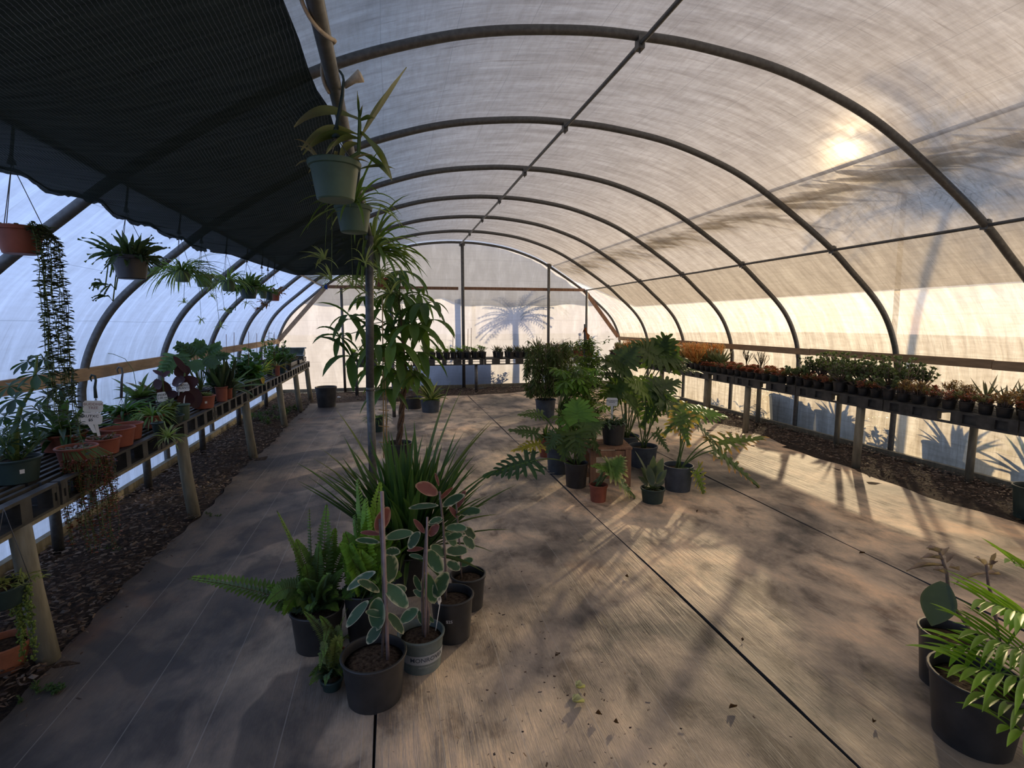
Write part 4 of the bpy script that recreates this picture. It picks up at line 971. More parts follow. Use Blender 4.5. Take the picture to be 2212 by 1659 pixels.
philo('split-leaf philodendron in the leftmost black pot, one dark leaf low to the left', (1244, 1058, 998, 50),
 [((1150, 996), (1040, 1018), 100, -.1, (.022, .06, .025)), ((1158, 935), (1098, 922), 66, .2, G3), ((1165, 958), (1103, 968), 54, .1, (.30, .27, .04), YE_), ((1250, 905), (1245, 862), 100, .1, (.12, .24, .04)), ((1262, 925), (1310, 905), 76, 0, G1), ((1225, 940), (1215, 990), 76, -.1, G1), ((1245, 935), (1260, 990), 76, -.15, G3), ((1170, 895), (1118, 890), 56, .3, G1), ((1200, 940), (1180, 975), 50, -.1, G3), ((1280, 950), (1300, 980), 66, -.1, G3), ((1225, 910), (1200, 880), 70, .2, G1)], 34, 'black_plastic')
philo('small split-leaf philodendron in the red pot in front of the stool', (1292, 1088, 1046, 38),
 [((1320, 1018), (1378, 1072), 100, -.05, (.09, .16, .045), (.45, .40, .2)), ((1322, 1018), (1345, 982), 76, .0, (.11, .20, .04), (.45, .40, .2)), ((1308, 1012), (1276, 1002), 44, .0, (.11, .20, .04)), ((1300, 1030), (1280, 1040), 24, 0, G3)], 35, 'terracotta')
def aglao():
    rng = random.Random(36); c, h, rt, rb = place(1409, 1092, 1053, 50); t = thing('dumb_cane', c, 'stocky dark plant with upright leaves in a grey-green pot beside the small red pot', 'potted plant')
    top = pot(t, c, h, rt, rb, 'dark_green_plastic'); m = MB(); 
    for b, tp, w in (((1408, 1045), (1372, 975), 20), ((1410, 1040), (1412, 985), 17), ((1415, 1040), (1432, 990), 22), ((1405, 1045), (1385, 1010), 18), ((1418, 1045), (1440, 1015), 16), ((1400, 1048), (1378, 1030), 15), ((1415, 1050), (1436, 1040), 16), ((1410, 1050), (1400, 1005), 18)):
        pxleaf(m, b, tp, w, c.y+rng.uniform(-.06, .06), rng, (.06, .085, .06), (.12, .14, .09), shape='lance')
    rosette(m, top, .10, 20, .035, rng, (.06, .09, .05), droop=.4); m.build('foliage', 'glossy_leaf', t)
aglao()
def darkpots():
    rng = random.Random(37)
    c, h, rt, rb = place(1205, 1028, 965, 50); t = thing('schefflera', c, 'bright green umbrella plant behind the leftmost philodendron', 'potted plant'); top = pot(t, c, h, rt, rb, 'blue_grey_plastic')
    m = MB(); s = MB()
    for _ in range(58):
        x, y = rng.gauss(1240, 26), rng.uniform(790, 930); H_ = at(x, y, c.y+rng.uniform(-.2, .3)); s.tube([top+Vector((0, 0, max(.02, (H_.z-top.z)*.5))), H_], .003, 5)
        palmate(m, H_, (rng.uniform(-.4, .4), -.3, 1), 8, .13, .036, rng, rng.choice((GREEN, (.13, .24, .04), (.08, .16, .03))), droop=.9)
    s.tube([top-Vector((0, 0, .02)), top+Vector((.05, 0, .5)), at(1240, 800, c.y)], .008, 6); s.build('stem', 'stem_green', t); m.build('foliage', 'leaf', t)
    c, h, rt, rb = place(1178, 990, 940, 28); t = thing('flower_pot', c, 'small terracotta plastic pot behind the leftmost philodendron', 'pot'); top = pot(t, c, h, rt, rb, 'terracotta'); m = MB(); straps(m, top, 20, .2, .03, rng, DKG); m.build('foliage', 'leaf', t)
    # weeping fig
    c, h, rt, rb = place(1178, 905, 862, 44); t = thing('weeping_fig', c, 'dark weeping fig with fine hanging leaves standing behind the philodendrons', 'potted tree'); top = pot(t, c, h, rt, rb, 'blue_grey_plastic', rim=.025)
    m = MB(); s = MB(); k = mpp(c)
    for i in range(210):
        x = rng.gauss(1192, 30); x = min(1262, max(1140, x)); y0 = rng.uniform(732, 850); Y = c.y+rng.uniform(-.35, .35); p = at(x, y0, Y); q = p+Vector((rng.uniform(-.05, .05), rng.uniform(-.05, .05), -rng.uniform(.15, .42)))
        if q.z < .42: q.z = .42
        hub = Vector((c.x, c.y, max(top.z, p.z-.15))); s.tube([hub.lerp(p, .3), p+Vector((0, 0, .03)), q], .0022, 4)
        for j in range(30):
            u = rng.random(); b = p.lerp(q, u); a = rng.uniform(0, 6.28); m.leaf(b, (math.cos(a)*.7, math.sin(a)*.7, -.35), rng.uniform(.07, .12), .019, vcol(rng, (.06, .095, .035), .35), droop=1., seg=3, fold=.2)
    for dx in (-.05, 0, .05): s.tube([top+Vector((dx, 0, -.02)), top+Vector((dx*2, 0, .35)), Vector((c.x+dx*2, c.y, 1.25))], .010, 6)
    s.build('stem', 'stem_grey', t); m.build('foliage', 'leaf', t)
    # slender leafy shrub
    c = fl(1268, 990); c = Vector((c.x, c.y+.12, 0)); t = thing('leafy_shrub', c, 'tall leafy shrub trained up a dark pole with a dead leaf on top', 'potted shrub'); top = pot(t, c, .26, .13, .11, 'black_plastic'); m = MB(); s = MB(); Y = c.y
    for i in range(300):
        v = rng.random(); y = 735+v*215; x = 1272+(1-v)*4+rng.gauss(0, 13+12*v); P = at(x, y, Y+rng.uniform(-.2, .2)); hub = Vector((at(1268, y, Y).x, Y, P.z-.05)); s.tube([hub, P], .002, 4)
        for j in range(7): a = rng.uniform(0, 6.28); m.leaf(P+Vector((rng.uniform(-.04, .04), rng.uniform(-.04, .04), rng.uniform(-.04, .04))), (math.cos(a), math.sin(a), rng.uniform(-.3, .6)), rng.uniform(.05, .09), .022, vcol(rng, rng.choice((GREEN, (.07, .13, .03), (.14, .22, .04))), .3), droop=.9, seg=3)
    s.build('stem', 'stem_green', t); m.build('foliage', 'leaf', t)
    m = MB(); m.tube([Vector((at(1262, 900, Y).x, Y, .2)), at(1263, 700, Y)], .010, 8); m.build('stake', 'wire', t)
    m = MB(); A = at(1264, 708, Y-.02); m.leaf(A, (.3, 0, -1), .16, .07, (.28, .10, .05), droop=.2, wav=.2, shape='oval'); m.leaf(A, (-.4, 0, -.8), .08, .03, (.25, .1, .05)); m.build('dead_leaf', 'dry_leaf', t)
darkpots()
sign(1322, 868, (1322, 905), 4.86, 24, 18, ['PHILODENDRON', 'XANADU'], 'white label sign in the middle of the philodendron group', size=3.2)

# ---- bottom right corner: kalanchoe stems and parlour palm
def corner():
    rng = random.Random(41); P = fl(2165, 1655); c = Vector((P.x+.02, P.y+.12, 0)); t = thing('potted_palm', c, 'bright green palm in a black pot, cut by the bottom right corner', 'potted palm')
    Y = c.y; top = pot(t, c, .27, .15, .12, 'black_plastic', rim=.02); m = MB()
    def fan(b, tp, n, L, w, col, dy=0):
        A = at(b[0], b[1], Y+dy); B = at(tp[0], tp[1], Y+dy-.03); d = (B-A).normalized(); s_ = d.cross(Vector((0, -.5, 1))).normalized(); ln = (B-A).length
        m.tube([top, A, B], .0035, 5, col=(.10, .18, .04))
        for i in range(n):
            u = i/(n-1); p = A.lerp(B, u)
            for sg in (-1, 1): m.leaf(p, d*1.7+s_*sg*(.9-.4*u)+Vector((0, 0, .35)), L*2.1*(1-.3*u)*rng.uniform(.8, 1.15), w*1.3, vcol(rng, col, .25), droop=rng.uniform(.3, .7), fold=.3, seg=8)
    B1 = (.13, .24, .035); B2 = (.19, .34, .045)
    for b, tp, n, L, dy in (((2225, 1330), (2130, 1300), 6, .14, .0), ((2240, 1420), (2120, 1370), 7, .15, -.05), ((2240, 1470), (2090, 1440), 7, .15, -.08), ((2260, 1540), (2130, 1500), 6, .15, -.10), ((2270, 1260), (2190, 1215), 5, .11, .12), ((2200, 1400), (2060, 1395), 6, .11, 0), ((2280, 1600), (2180, 1570), 5, .14, -.12), ((2250, 1360), (2170, 1320), 6, .14, .05)):
        fan(b, tp, n, L, .020, rng.choice((B1, B2)), dy)
    m.build('foliage', 'glossy_leaf', t)
    P = fl(2140, 1560); c2 = Vector((P.x+.05, P.y+.22, 0)); t = thing('kalanchoe', c2, 'leggy succulent with one big round grey-green leaf and withered tops, bottom right', 'potted succulent')
    top = pot(t, c2, .25, .11, .09, 'black_plastic'); Y = c2.y-.02; m = MB()
    m.tube([top-Vector((0, 0, .01)), at(2110, 1385, Y), at(2085, 1345, Y), at(2060, 1310, Y), at(2048, 1270, Y), at(2045, 1235, Y), at(2030, 1195, Y)], [.010, .009, .008, .0075, .007, .006, .005], 8)
    m.tube([top, at(2160, 1390, Y+.1), at(2150, 1330, Y+.1), at(2148, 1300, Y+.1), at(2135, 1265, Y+.1), at(2130, 1215, Y+.1)], [.009, .009, .008, .007, .006, .005], 8); m.blob(at(2088, 1340, Y), .014, jit=.3, rng=rng); m.build('stem', 'stem_grey', t)
    m = MB(); A = at(2040, 1258, Y); up = (EYE-A).normalized(); m.leaf(A, at(2012, 1352, Y-.03)-A, (at(2012, 1352, Y-.03)-A).length, 62*mpp(A), (.05, .075, .05), droop=0, fold=.08, seg=14, shape='lance', up=up+Vector((.2, 0, .2)), cols=7, edge=(.07, .09, .05)); m.build('leaf', 'succulent', t)
    m = MB()
    for b, tp in (((2040, 1222), (1966, 1218)), ((2040, 1210), (1996, 1195)), ((2032, 1195), (2005, 1180)), ((2050, 1225), (2072, 1230)), ((2035, 1200), (2050, 1185)), ((2132, 1238), (2065, 1250)), ((2132, 1225), (2110, 1200)), ((2135, 1220), (2155, 1215)), ((2130, 1240), (2160, 1240)), ((2045, 1240), (2020, 1225)), ((2035, 1188), (2010, 1192)), ((2140, 1230), (2150, 1195)), ((2045, 1215), (2062, 1200))):
        y_ = Y+(.1 if b[0] > 2100 else 0); A = at(b[0], b[1], y_); B = at(tp[0], tp[1], y_+rng.uniform(-.03, .03)); m.leaf(A, (B-A)+Vector((0, 0, .02)), (B-A).length*1.1, .018, vcol(rng, (.22, .18, .19), .3), droop=.7, fold=.9, seg=6, wav=.25)
    m.build('withered_leaves', 'dry_leaf', t)
corner()

# ------------------------------------------------------------------ hanging pots
def hpot(label, c, r, h, hang, mat, seed, fill, name='hanging_plant', cat='hanging plant', group=None, hook='wire', hookr=.022, wires=3):
    """pot hung under a pipe: c = rim centre, hang = point on top of the pipe; fill(m, ms, top, rng) grows the plant"""
    rng = random.Random(seed); c = Vector(c); b = Vector((c.x, c.y, c.z-h)); t = thing(name, b, label, cat, group); top = pot(t, b, h, r, r*.74, mat, rim=h*.16, n=24, fill=.9)
    hang = Vector(hang); j = Vector((hang.x, hang.y, max(c.z+.06, hang.z-.16)))
    m = MB(); pts = [Vector((hang.x-hookr*math.cos(a), hang.y, hang.z+hookr*math.sin(a)*1.1)) for a in [PI*(-.18+1.18*i/9) for i in range(10)]]
    m.tube([*pts, Vector((hang.x+hookr*.8, hang.y, hang.z-.05)), j], [.004]*len(pts)+[.006, .007], 6); m.tube([j+Vector((0, 0, .012)), j-Vector((0, 0, .02))], [.006, .016], 8); m.build('hook', 'dark_green_plastic' if hook == 'green' else 'wire', t)
    for k in range(wires):
        a = 2*PI*k/wires+.5; m = MB(); m.tube([j-Vector((0, 0, .018)), c+Vector((r*.98*math.cos(a), r*.98*math.sin(a), -.004))], .0016, 5); m.build('hanger_wire', 'wire', t)
    m, ms = MB(), MB(); fill(m, ms, top, rng)
    if ms.v: ms.build('stems', 'stem_green', t)
    m.build('foliage', 'leaf', t); return t
def YonX(x, y, X): d = ray(x, y); return X*d.y/d.x
SP1, SP2 = (.10, .17, .045), (.24, .30, .13)
def spider(L, W, n, tails=0, spread=(.5, 1.6), pups=True):
    def f(m, ms, top, rng):
        straps(m, top, n, L, W, rng, SP1, spread, (1.0, 2.6), .03, seg=8); straps(m, top, n//2, L, W*.8, rng, SP2, spread, (1.0, 2.6), .03, seg=8)
        for k in range(tails):
            a = rng.uniform(0, 6.28); l = rng.uniform(.12, .4); e = top+Vector((math.cos(a)*rng.uniform(.12, .22), math.sin(a)*rng.uniform(.12, .22), -l)); mid = top.lerp(e, .5)+Vector((math.cos(a)*.06, math.sin(a)*.06, .14))
            ms.tube([top, mid, e], .0016, 4); straps(m, e, 14, L*.4, W*.6, rng, SP2, (.3, 1.9), (.6, 2.0), .005, seg=5)
    return f
def trailing(strands, l0, l1, leafL, leafW, col, around=None, gap=.018, out=1.):
    def f(m, ms, top, rng):
        r = .09*out
        for k in range(strands):
            a = rng.uniform(*around) if around else rng.uniform(0, 6.28); l = rng.uniform(l0, l1); p = top+Vector((r*math.cos(a), r*math.sin(a), .02)); pts = [top+Vector((r*.5*math.cos(a), r*.5*math.sin(a), .0)), p]
            q = p+Vector((math.cos(a), math.sin(a), -.6))*.025; n = max(4, int(l/.05))
            for i in range(n): q = q+Vector((rng.uniform(-.008, .008), rng.uniform(-.008, .008), -l/n)); pts.append(q)
            ms.tube(pts, .0014, 4)
            for i in range(1, len(pts)-1):
                for u in range(max(1, int((pts[i+1]-pts[i]).length/gap))):
                    b = pts[i].lerp(pts[i+1], rng.random())
                    for sg in (0, PI): aa = rng.uniform(0, 6.28); m.leaf(b, (math.cos(aa), math.sin(aa), rng.uniform(-.4, .5)), leafL*rng.uniform(.7, 1.2), leafW, vcol(rng, col, .35), droop=.3, fold=.25, seg=3, shape='oval')
        for k in range(30): a = rng.uniform(0, 6.28); m.leaf(top+Vector((r*.8*rng.random()*math.cos(a), r*.8*math.sin(a)*rng.random(), 0)), (math.cos(a), math.sin(a), .7), leafL*1.6, leafW*1.2, vcol(rng, col, .3), seg=3, shape='oval')
    return f
def ragged(n, L, W, cols, spread=(.2, 1.7), wav=.25, trail=3):
    def f(m, ms, top, rng):
        for i in range(n):
            a = rng.uniform(0, 6.28); e = rng.uniform(*spread); b = top+Vector((math.cos(a), math.sin(a), 0))*rng.uniform(0, .07)
            m.leaf(b, (math.sin(e)*math.cos(a), math.sin(e)*math.sin(a), math.cos(e)), L*rng.uniform(.5, 1.1), W*rng.uniform(.7, 1.2), vcol(rng, rng.choice(cols), .3), droop=rng.uniform(.4, 1.6), fold=.35, seg=8, wav=wav, shape='lance')
        for k in range(trail):
            a = rng.uniform(2, 4.5); e = top+Vector((math.cos(a)*.2, math.sin(a)*.06, -rng.uniform(.1, .22))); ms.tube([top, top+Vector((math.cos(a)*.13, 0, -.03)), e+Vector((.02, 0, -.03)), e], .0035, 5)
            for u in range(4): m.leaf(e, (rng.uniform(-1, 0), rng.uniform(-.3, .3), rng.uniform(-.3, .3)), .08, .025, vcol(rng, cols[0]), seg=4, wav=wav)
    return f
grpL = 'pots hanging along the left pipe'
LH = [  # xc, rim row, bottom row, width, label, material, plant
 (40, 490, 549, 86, 'terracotta plastic hanging pot with a long curtain of small trailing leaves', 'terracotta', trailing(13, .55, .98, .024, .013, (.06, .075, .045), around=(-.75, .45), gap=.011)),
 (281, 553, 603, 70, 'grey hanging pot of ragged dark fern-like foliage, second from the camera on the left', 'black_plastic', ragged(120, .17, .026, [(.045, .075, .035), (.07, .10, .05)])),
 (393, 586, 609, 36, 'green hanging pot of arching spider plant, third from the camera on the left', 'green_plastic', spider(.30, .010, 80)),
 (440, 594, 620, 35, 'small green hanging pot with sparse leaves and a dangling spider runner, fourth on the left', 'green_plastic', spider(.16, .012, 18, tails=5)),
 (492, 606, 629, 30, 'green hanging pot with arching grassy leaves, fifth from the camera on the left', 'green_plastic', spider(.26, .011, 50, tails=1)),
 (536, 619, 645, 38, 'dark hanging pot full of bushy foliage, sixth from the camera on the left', 'dark_green_plastic', ragged(110, .19, .03, [(.04, .08, .03), (.07, .12, .04)], trail=1)),
 (568, 627, 645, 16, 'slim green hanging pot right behind the bushy one', 'green_plastic', ragged(40, .14, .03, [(.06, .12, .03)], trail=0)),
 (581, 629, 648, 17, 'dark slim hanging pot, last but one on the left pipe', 'dark_green_plastic', ragged(12, .12, .02, [(.09, .10, .05)], trail=0)),
 (594, 631, 650, 20, 'reddish hanging pot with a dangling plant, farthest on the left pipe', 'terracotta', ragged(22, .16, .025, [(.13, .07, .06), (.09, .08, .05)], trail=3))]
for i, (x, y0, y1, wpx, lb, mt, fn) in enumerate(LH):
    Y = YonX(x, y0, -1.43); c = at(x, y0, Y); k = mpp(c); h = c.z-at(x, y1, Y).z
    hpot(lb, c, wpx*k/2, h, (-1.43, Y, 2.385+.012), mt, 100+i, fn, group=grpL)
def dracena(m, ms, top, rng):
    Y = top.y; base = top
    ms.tube([top-Vector((0, 0, .01)), at(775, 330, Y), at(777, 270, Y), at(776, 238, Y)], [.008, .007, .006, .004], 7)
    L_ = [((777, 300), (875, 150), 30, .15, .06), ((775, 258), (643, 272), 36, .9, .15), ((772, 290), (660, 330), 34, 1.2, .05), ((774, 300), (668, 345), 30, 1.3, 0), ((778, 285), (828, 385), 34, 1.0, -.02), ((778, 330), (836, 392), 26, .9, 0), ((777, 262), (808, 255), 18, .8, 0), ((776, 300), (720, 350), 26, 1.3, -.04), ((776, 255), (772, 198), 14, .1, 0), ((776, 262), (783, 228), 12, .2, 0), ((779, 365), (850, 365), 14, .6, 0), ((777, 310), (742, 355), 24, 1.4, .04)]
    for b, tp, w_, dr, dz in L_:
        A = at(b[0], b[1], Y); B = at(tp[0], tp[1], Y+dz); L = (B-A).length; d = (B-A).normalized()+Vector((0, 0, dr*.55)); col = vcol(rng, rng.choice(((.10, .13, .045), (.06, .10, .035), (.17, .18, .09))), .2)
        m.leaf(A, d, L*(1.02+dr*.10), w_*mpp(A), col, droop=dr*1.15, fold=.35, seg=12, shape='lance', tip=lin(col, (.35, .33, .22), .6), wav=.04)
    straps(m, top, 14, .10, .012, rng, (.2, .18, .12), (.5, 1.4), (1, 2), .07)
grpC = 'pots hanging from the centre pipe'
def cpot(x, y0, y1, wpx, Y, lb, mt, fn, seed, dx=0): c = at(x, y0, Y); k = mpp(c); return hpot(lb, c, wpx*k/2, c.z-at(x, y1, Y).z, (PX, Y, PZ+.016), mt, seed, fn, group=grpC, hook='green', hookr=.03)
cpot(722, 350, 434, 106, 1.86, 'big green hanging pot at the top with a tall broad-leaved dracaena', 'green_plastic', dracena, 120)
cpot(763, 446, 503, 76, 2.80, 'green hanging pot with spider plant, just below and behind the biggest one', 'green_plastic', spider(.30, .014, 26, tails=4, spread=(.3, 1.5)), 121)
cpot(803, 545, 581, 40, 5.0, 'green hanging pot with a large arching spider plant, half behind the post', 'green_plastic', spider(.62, .030, 70, tails=7, spread=(.2, 1.5)), 122)
def moss(m, ms, top, rng):
    straps(m, top, 40, .16, .010, rng, (.22, .26, .13), (.2, 1.5), (1, 2.4), .04)
    for k in range(60):
        l = rng.uniform(.15, .52); a = rng.uniform(0, 6.28); b = top+Vector((.06*math.cos(a)+.09, .06*math.sin(a), -.0)); e = b+Vector((rng.uniform(0, .12), rng.uniform(-.05, .05), -l)); ms.tube([b, b.lerp(e, .5)+Vector((.02, 0, .02)), e], .0014, 4)
        for i in range(10): p = b.lerp(e, rng.random()); aa = rng.uniform(0, 6.28); m.leaf(p, (math.cos(aa), math.sin(aa), -.6), .045, .007, vcol(rng, (.22, .27, .12), .3), seg=3, droop=.8)
cpot(823, 601, 624, 28, 5.9, 'little red hanging pot trailing a pale wispy beard of leaves', 'terracotta', moss, 123)

# ------------------------------------------------------------------ left bench plants
RNG = random.Random(77)
def bpot(name, label, spec, mat, grow, cat='potted plant', seed=0, soil=True, group=None, z=.80, lmat='leaf', rim=.014, fill=.86, taper=.8, tagp=False):
    rng = random.Random(seed or hash(label) % 9999 if False else (seed or sum(map(ord, label)) % 9973)); c, h, rt, rb = place(*spec, z=z, taper=taper); c.z += .001
    if spec[0] < 740 and z > .7: c.x = max(-2.36+rb+.012, min(-1.665-rb+.02, c.x))
    t = thing(name, c, label, cat, group); top = pot(t, c, h, rt, rb, mat, rim=rim, fill=fill, soil=soil)
    if tagp:
        a0 = camang(c)+.2; m = MB()
        for a in (a0-.10, a0+.10):
            for zz in (h*.45, h*.62): r = rb+(rt-rb)*zz/h+.0025; m.add((c.x+r*math.cos(a), c.y+r*math.sin(a), c.z+zz))
        m.face((0, 2, 3, 1)); m.build('price_sticker', 'white_plastic', t)
    m, ms = MB(), MB()
    if grow: grow(m, ms, top, rng)
    if ms.v: ms.build('stem', 'stem_green', t)
    if m.v: m.build('foliage', lmat, t)
    return t, c, top
def G_straps(n, L, W, cols, spread=(.2, 1.4), droop=(.6, 1.8)):
    def f(m, ms, top, rng):
        for q in cols: straps(m, top, n//len(cols), L, W, rng, q, spread, droop, .03)
    return f
def G_bush(R, H, nb, nl, L, W, col, **k):
    return lambda m, ms, top, rng: bush(m, ms, top, R, H, nb, nl, L, W, rng, col, **k)
def umbrella(m, ms, top, rng):
    Y = top.y; trunk = [top, at(33, 925, Y), at(45, 880, Y), at(70, 840, Y), at(77, 800, Y), at(80, 770, Y)]; ms.tube(trunk, [.016, .013, .010, .008, .007, .005], 8)
    for x, y, L, dy in ((78, 808, 40, 0), (95, 775, 34, .15), (33, 862, 36, -.15), (50, 905, 34, -.1), (105, 855, 30, .1), (20, 835, 30, .1), (130, 838, 30, .1), (60, 780, 30, .1), (10, 900, 30, 0), (5, 940, 32, .1), (75, 920, 30, .0), (45, 950, 30, .05), (85, 888, 30, .15), (15, 960, 28, -.05)):
        H_ = at(x, y, Y+dy); s0 = trunk[min(5, max(1, int((970-y)/35)))]; ms.tube([s0, s0.lerp(H_, .6)+Vector((0, 0, .02)), H_], .0025, 5)
        palmate(m, H_, (rng.uniform(-.3, .3), -.6, .9), 8, L*mpp(H_)*1.25, L*mpp(H_)*.42, rng, rng.choice(((.025, .055, .03), (.035, .07, .035))), droop=.7)
    bush(m, ms, top, .14, .22, 14, 16, .05, .012, rng, (.05, .09, .035))
bpot('umbrella_tree', 'dark umbrella plant in a low green pot, nearest on the left bench', (40, 1048, 988, 86), 'dark_green_plastic', umbrella, tagp=True)
bpot('orchid', 'dark strappy plant in a wide red pot behind the umbrella plant, under hooks', (140, 978, 935, 84), 'terracotta', G_straps(46, .30, .040, [(.04, .07, .035), (.05, .10, .04)], (.3, 1.5)))
def trail_red(m, ms, top, rng):
    for k in range(60):
        a = rng.uniform(-1.9, .2); r = .085; l = rng.uniform(.12, .55); p = top+Vector((r*math.cos(a), r*math.sin(a), .015)); pts = [top, p, p+Vector((.045*math.cos(a)+.03, .03*math.sin(a), -.05))]; q = pts[-1]
        for i in range(8): q = q+Vector((rng.uniform(-.012, .012), rng.uniform(-.012, .012), -l/8)); pts.append(q)
        ms.tube(pts, .0013, 4)
        for i in range(2, len(pts)-1):
            for u in range(4): b = pts[i].lerp(pts[i+1], rng.random()); aa = rng.uniform(0, 6.28); m.leaf(b, (math.cos(aa), math.sin(aa), .1), rng.uniform(.012, .022), .015, vcol(rng, rng.choice(((.26, .085, .07), (.34, .13, .11), (.13, .06, .04), (.20, .18, .12))), .3), seg=2, shape='oval')
    for k in range(60): a = rng.uniform(0, 6.28); m.leaf(top+Vector((.08*rng.random()*math.cos(a), .08*rng.random()*math.sin(a), 0)), (math.cos(a), math.sin(a), .6), .025, .015, vcol(rng, (.16, .11, .08)), seg=2)
bpot('string_of_hearts', 'terracotta pot at the bench edge spilling a curtain of fine reddish vines', (208, 1012, 962, 72), 'terracotta', trail_red)
bpot('string_of_hearts', 'second terracotta pot of reddish vines, just behind the spilling one', (228, 985, 945, 60), 'terracotta', lambda m, ms, t_, r: bush(m, ms, t_, .10, .06, 14, 10, .02, .014, r, (.15, .09, .06), droop=1.4))
for sp, n in (((258, 968, 924, 62), 'nearer of the two'), ((281, 952, 914, 52), 'farther of the two')): bpot('flower_pot', 'empty terracotta plastic pot on the left bench, '+n, sp, 'terracotta', None, cat='pot', soil=False)
bpot('spider_plant', 'spider plant with long dark leaves in a low red pot, behind the empty pots', (272, 916, 890, 52), 'terracotta', G_straps(80, .30, .020, [(.06, .13, .04), (.04, .09, .035)], (.7, 1.5)))
bpot('spider_plant', 'spider plant in a red pot by the bench edge, beside the sign', (333, 926, 896, 40), 'terracotta', spider(.20, .013, 60, tails=0), tagp=True)
def pups(m, ms, top, rng):
    e = at(362, 945, YonX(362, 945, -1.60)); ms.tube([top, top.lerp(e, .5)+Vector((0, 0, .12)), e], .002, 5); straps(m, e, 60, .14, .009, rng, SP2, (.2, 1.9), (.6, 2.2), .01)
bpot('spider_plant', 'spider plant whose runner with a baby plantlet hangs over the bench edge', (352, 935, 912, 24), 'dark_green_plastic', pups)
bpot('nursery_tray', 'grey-green rectangular planter on the left bench beside the little green pot', (372, 918, 897, 46), 'dark_green_plastic', lambda m, ms, t_, r: bush(m, ms, t_, .07, .14, 8, 8, .06, .035, r, (.10, .13, .03)), cat='planter')
bpot('flower_pot', 'small pale green plastic pot standing before the dark rubber plant', (401, 908, 873, 24), 'green_plastic', None, cat='pot')
def burg(m, ms, top, rng):
    Y = top.y; ms.tube([top, at(395, 850, Y), at(400, 800, Y)], .007, 6)
    for b, tp, w_ in (((400, 815), (385, 790), 26), ((402, 812), (412, 840), 34), ((398, 822), (380, 815), 30), ((402, 835), (425, 880), 30), ((398, 840), (388, 890), 28), ((400, 820), (373, 832), 26), ((385, 850), (352, 862), 18), ((402, 806), (375, 770), 12), ((350, 825), (335, 838), 24), ((350, 822), (357, 862), 24), ((350, 815), (368, 803), 10), ((350, 812), (330, 800), 10), ((404, 845), (400, 880), 26)):
        pxleaf(m, b, tp, w_*1.2, Y+rng.uniform(-.08, .08), rng, BURG, None, sag=.2, cols=3, seg=6)
    ms.tube([top, at(355, 860, Y), at(350, 810, Y)], .006, 6)
bpot('rubber_plant', 'blackish burgundy rubber plant with large leaves midway along the left bench', (384, 893, 862, 34), 'black_plastic', burg, lmat='glossy_leaf')
def orch(m, ms, top, rng):
    Y = top.y; straps(m, top, 22, .26, .040, rng, (.07, .11, .045), (.2, 1.2), (.4, 1.3), .03)
    ms.tube([top, at(288, 800, Y), at(270, 775, Y), at(245, 765, Y), at(226, 762, Y)], .0025, 5)
    for k in range(26): p = at(rng.uniform(200, 228), rng.uniform(758, 776), Y); m.leaf(p, (rng.uniform(-1, 1), rng.uniform(-1, 1), rng.uniform(-.5, 1)), .03, .012, (.12, .13, .08), seg=3)
bpot('orchid', 'orchid with an arched flower spike curling left above the bench', (302, 890, 858, 34), 'black_plastic', orch)
bpot('bromeliad', 'reddish bromeliad beside the orchid under the timber rail', (326, 876, 853, 22), 'black_plastic', G_straps(30, .22, .035, [(.12, .09, .05), (.08, .12, .05)], (.2, 1.2)))
def monstera(m, ms, top, rng):
    Y = top.y
    for b, tp, w_, dy in (((380, 768), (352, 805), 62, -.2), ((385, 765), (400, 800), 55, -.1), ((418, 770), (398, 748), 48, 0), ((425, 765), (445, 742), 50, .1), ((450, 762), (478, 745), 44, .1), ((440, 775), (470, 790), 48, 0), ((415, 780), (430, 800), 46, -.1), ((405, 760), (380, 745), 44, .1), ((460, 770), (495, 770), 40, .2), ((435, 755), (418, 738), 40, .2)):
        A = at(b[0], b[1], Y+dy); B = at(tp[0], tp[1], Y+dy-.05); d = B-A; L = d.length*1.0; up = (EYE-A).normalized()+Vector((0, 0, .6)); s_ = d.cross(up).normalized(); wd = w_*mpp(A)*.72; cc = vcol(rng, (.05, .10, .035), .35)
        m.leaf(A, d, L, wd*.55, cc, droop=.3, fold=.1, seg=6, shape='oval', up=up)
        for i in range(5):
            u = .08+.17*i; p = A+d.normalized()*L*u
            for sg in (-1, 1): m.leaf(p, s_*sg+d.normalized()*(.1+u*.9), wd*(.60-.22*u), wd*.26, cc, droop=.3, fold=.08, seg=4, shape='lobe', up=up)
        ms.tube([top, top.lerp(A, .55)+Vector((0, 0, .05)), A], .005, 6)
bpot('monstera', 'large monstera spreading split leaves above the left bench', (436, 872, 842, 34), 'black_plastic', monstera)
bpot('succulent_bowl', 'wide red pot with curled pale succulents at the bench edge, white sticker on it', (449, 884, 854, 46), 'terracotta', lambda m, ms, t_, r: [rosette(m, t_+Vector((r.uniform(-.04, .05), r.uniform(-.04, .03), .01)), .055, 14, .03, r, (.13, .16, .06), up=.3, droop=-1.2) for _ in range(6)], lmat='succulent', tagp=True, cat='potted succulent')
bpot('snake_plant', 'snake plant with dark upright blades in a tall terracotta pot behind the succulents', (487, 868, 835, 24), 'terracotta', G_straps(14, .30, .05, [(.035, .06, .03)], (.05, .6), (0, .3)), taper=.86)
bpot('snake_plant', 'dark upright plant in the narrow terracotta pot at the bench edge', (505, 862, 838, 15), 'terracotta', G_straps(10, .34, .05, [(.02, .03, .02)], (.05, .5), (0, .3)), taper=.86)
bpot('peperomia', 'leafy dark plant between the monstera and the tall terracotta pot', (470, 862, 838, 22), 'black_plastic', G_bush(.12, .28, 10, 10, .09, .05, (.04, .09, .035), shape='oval'))
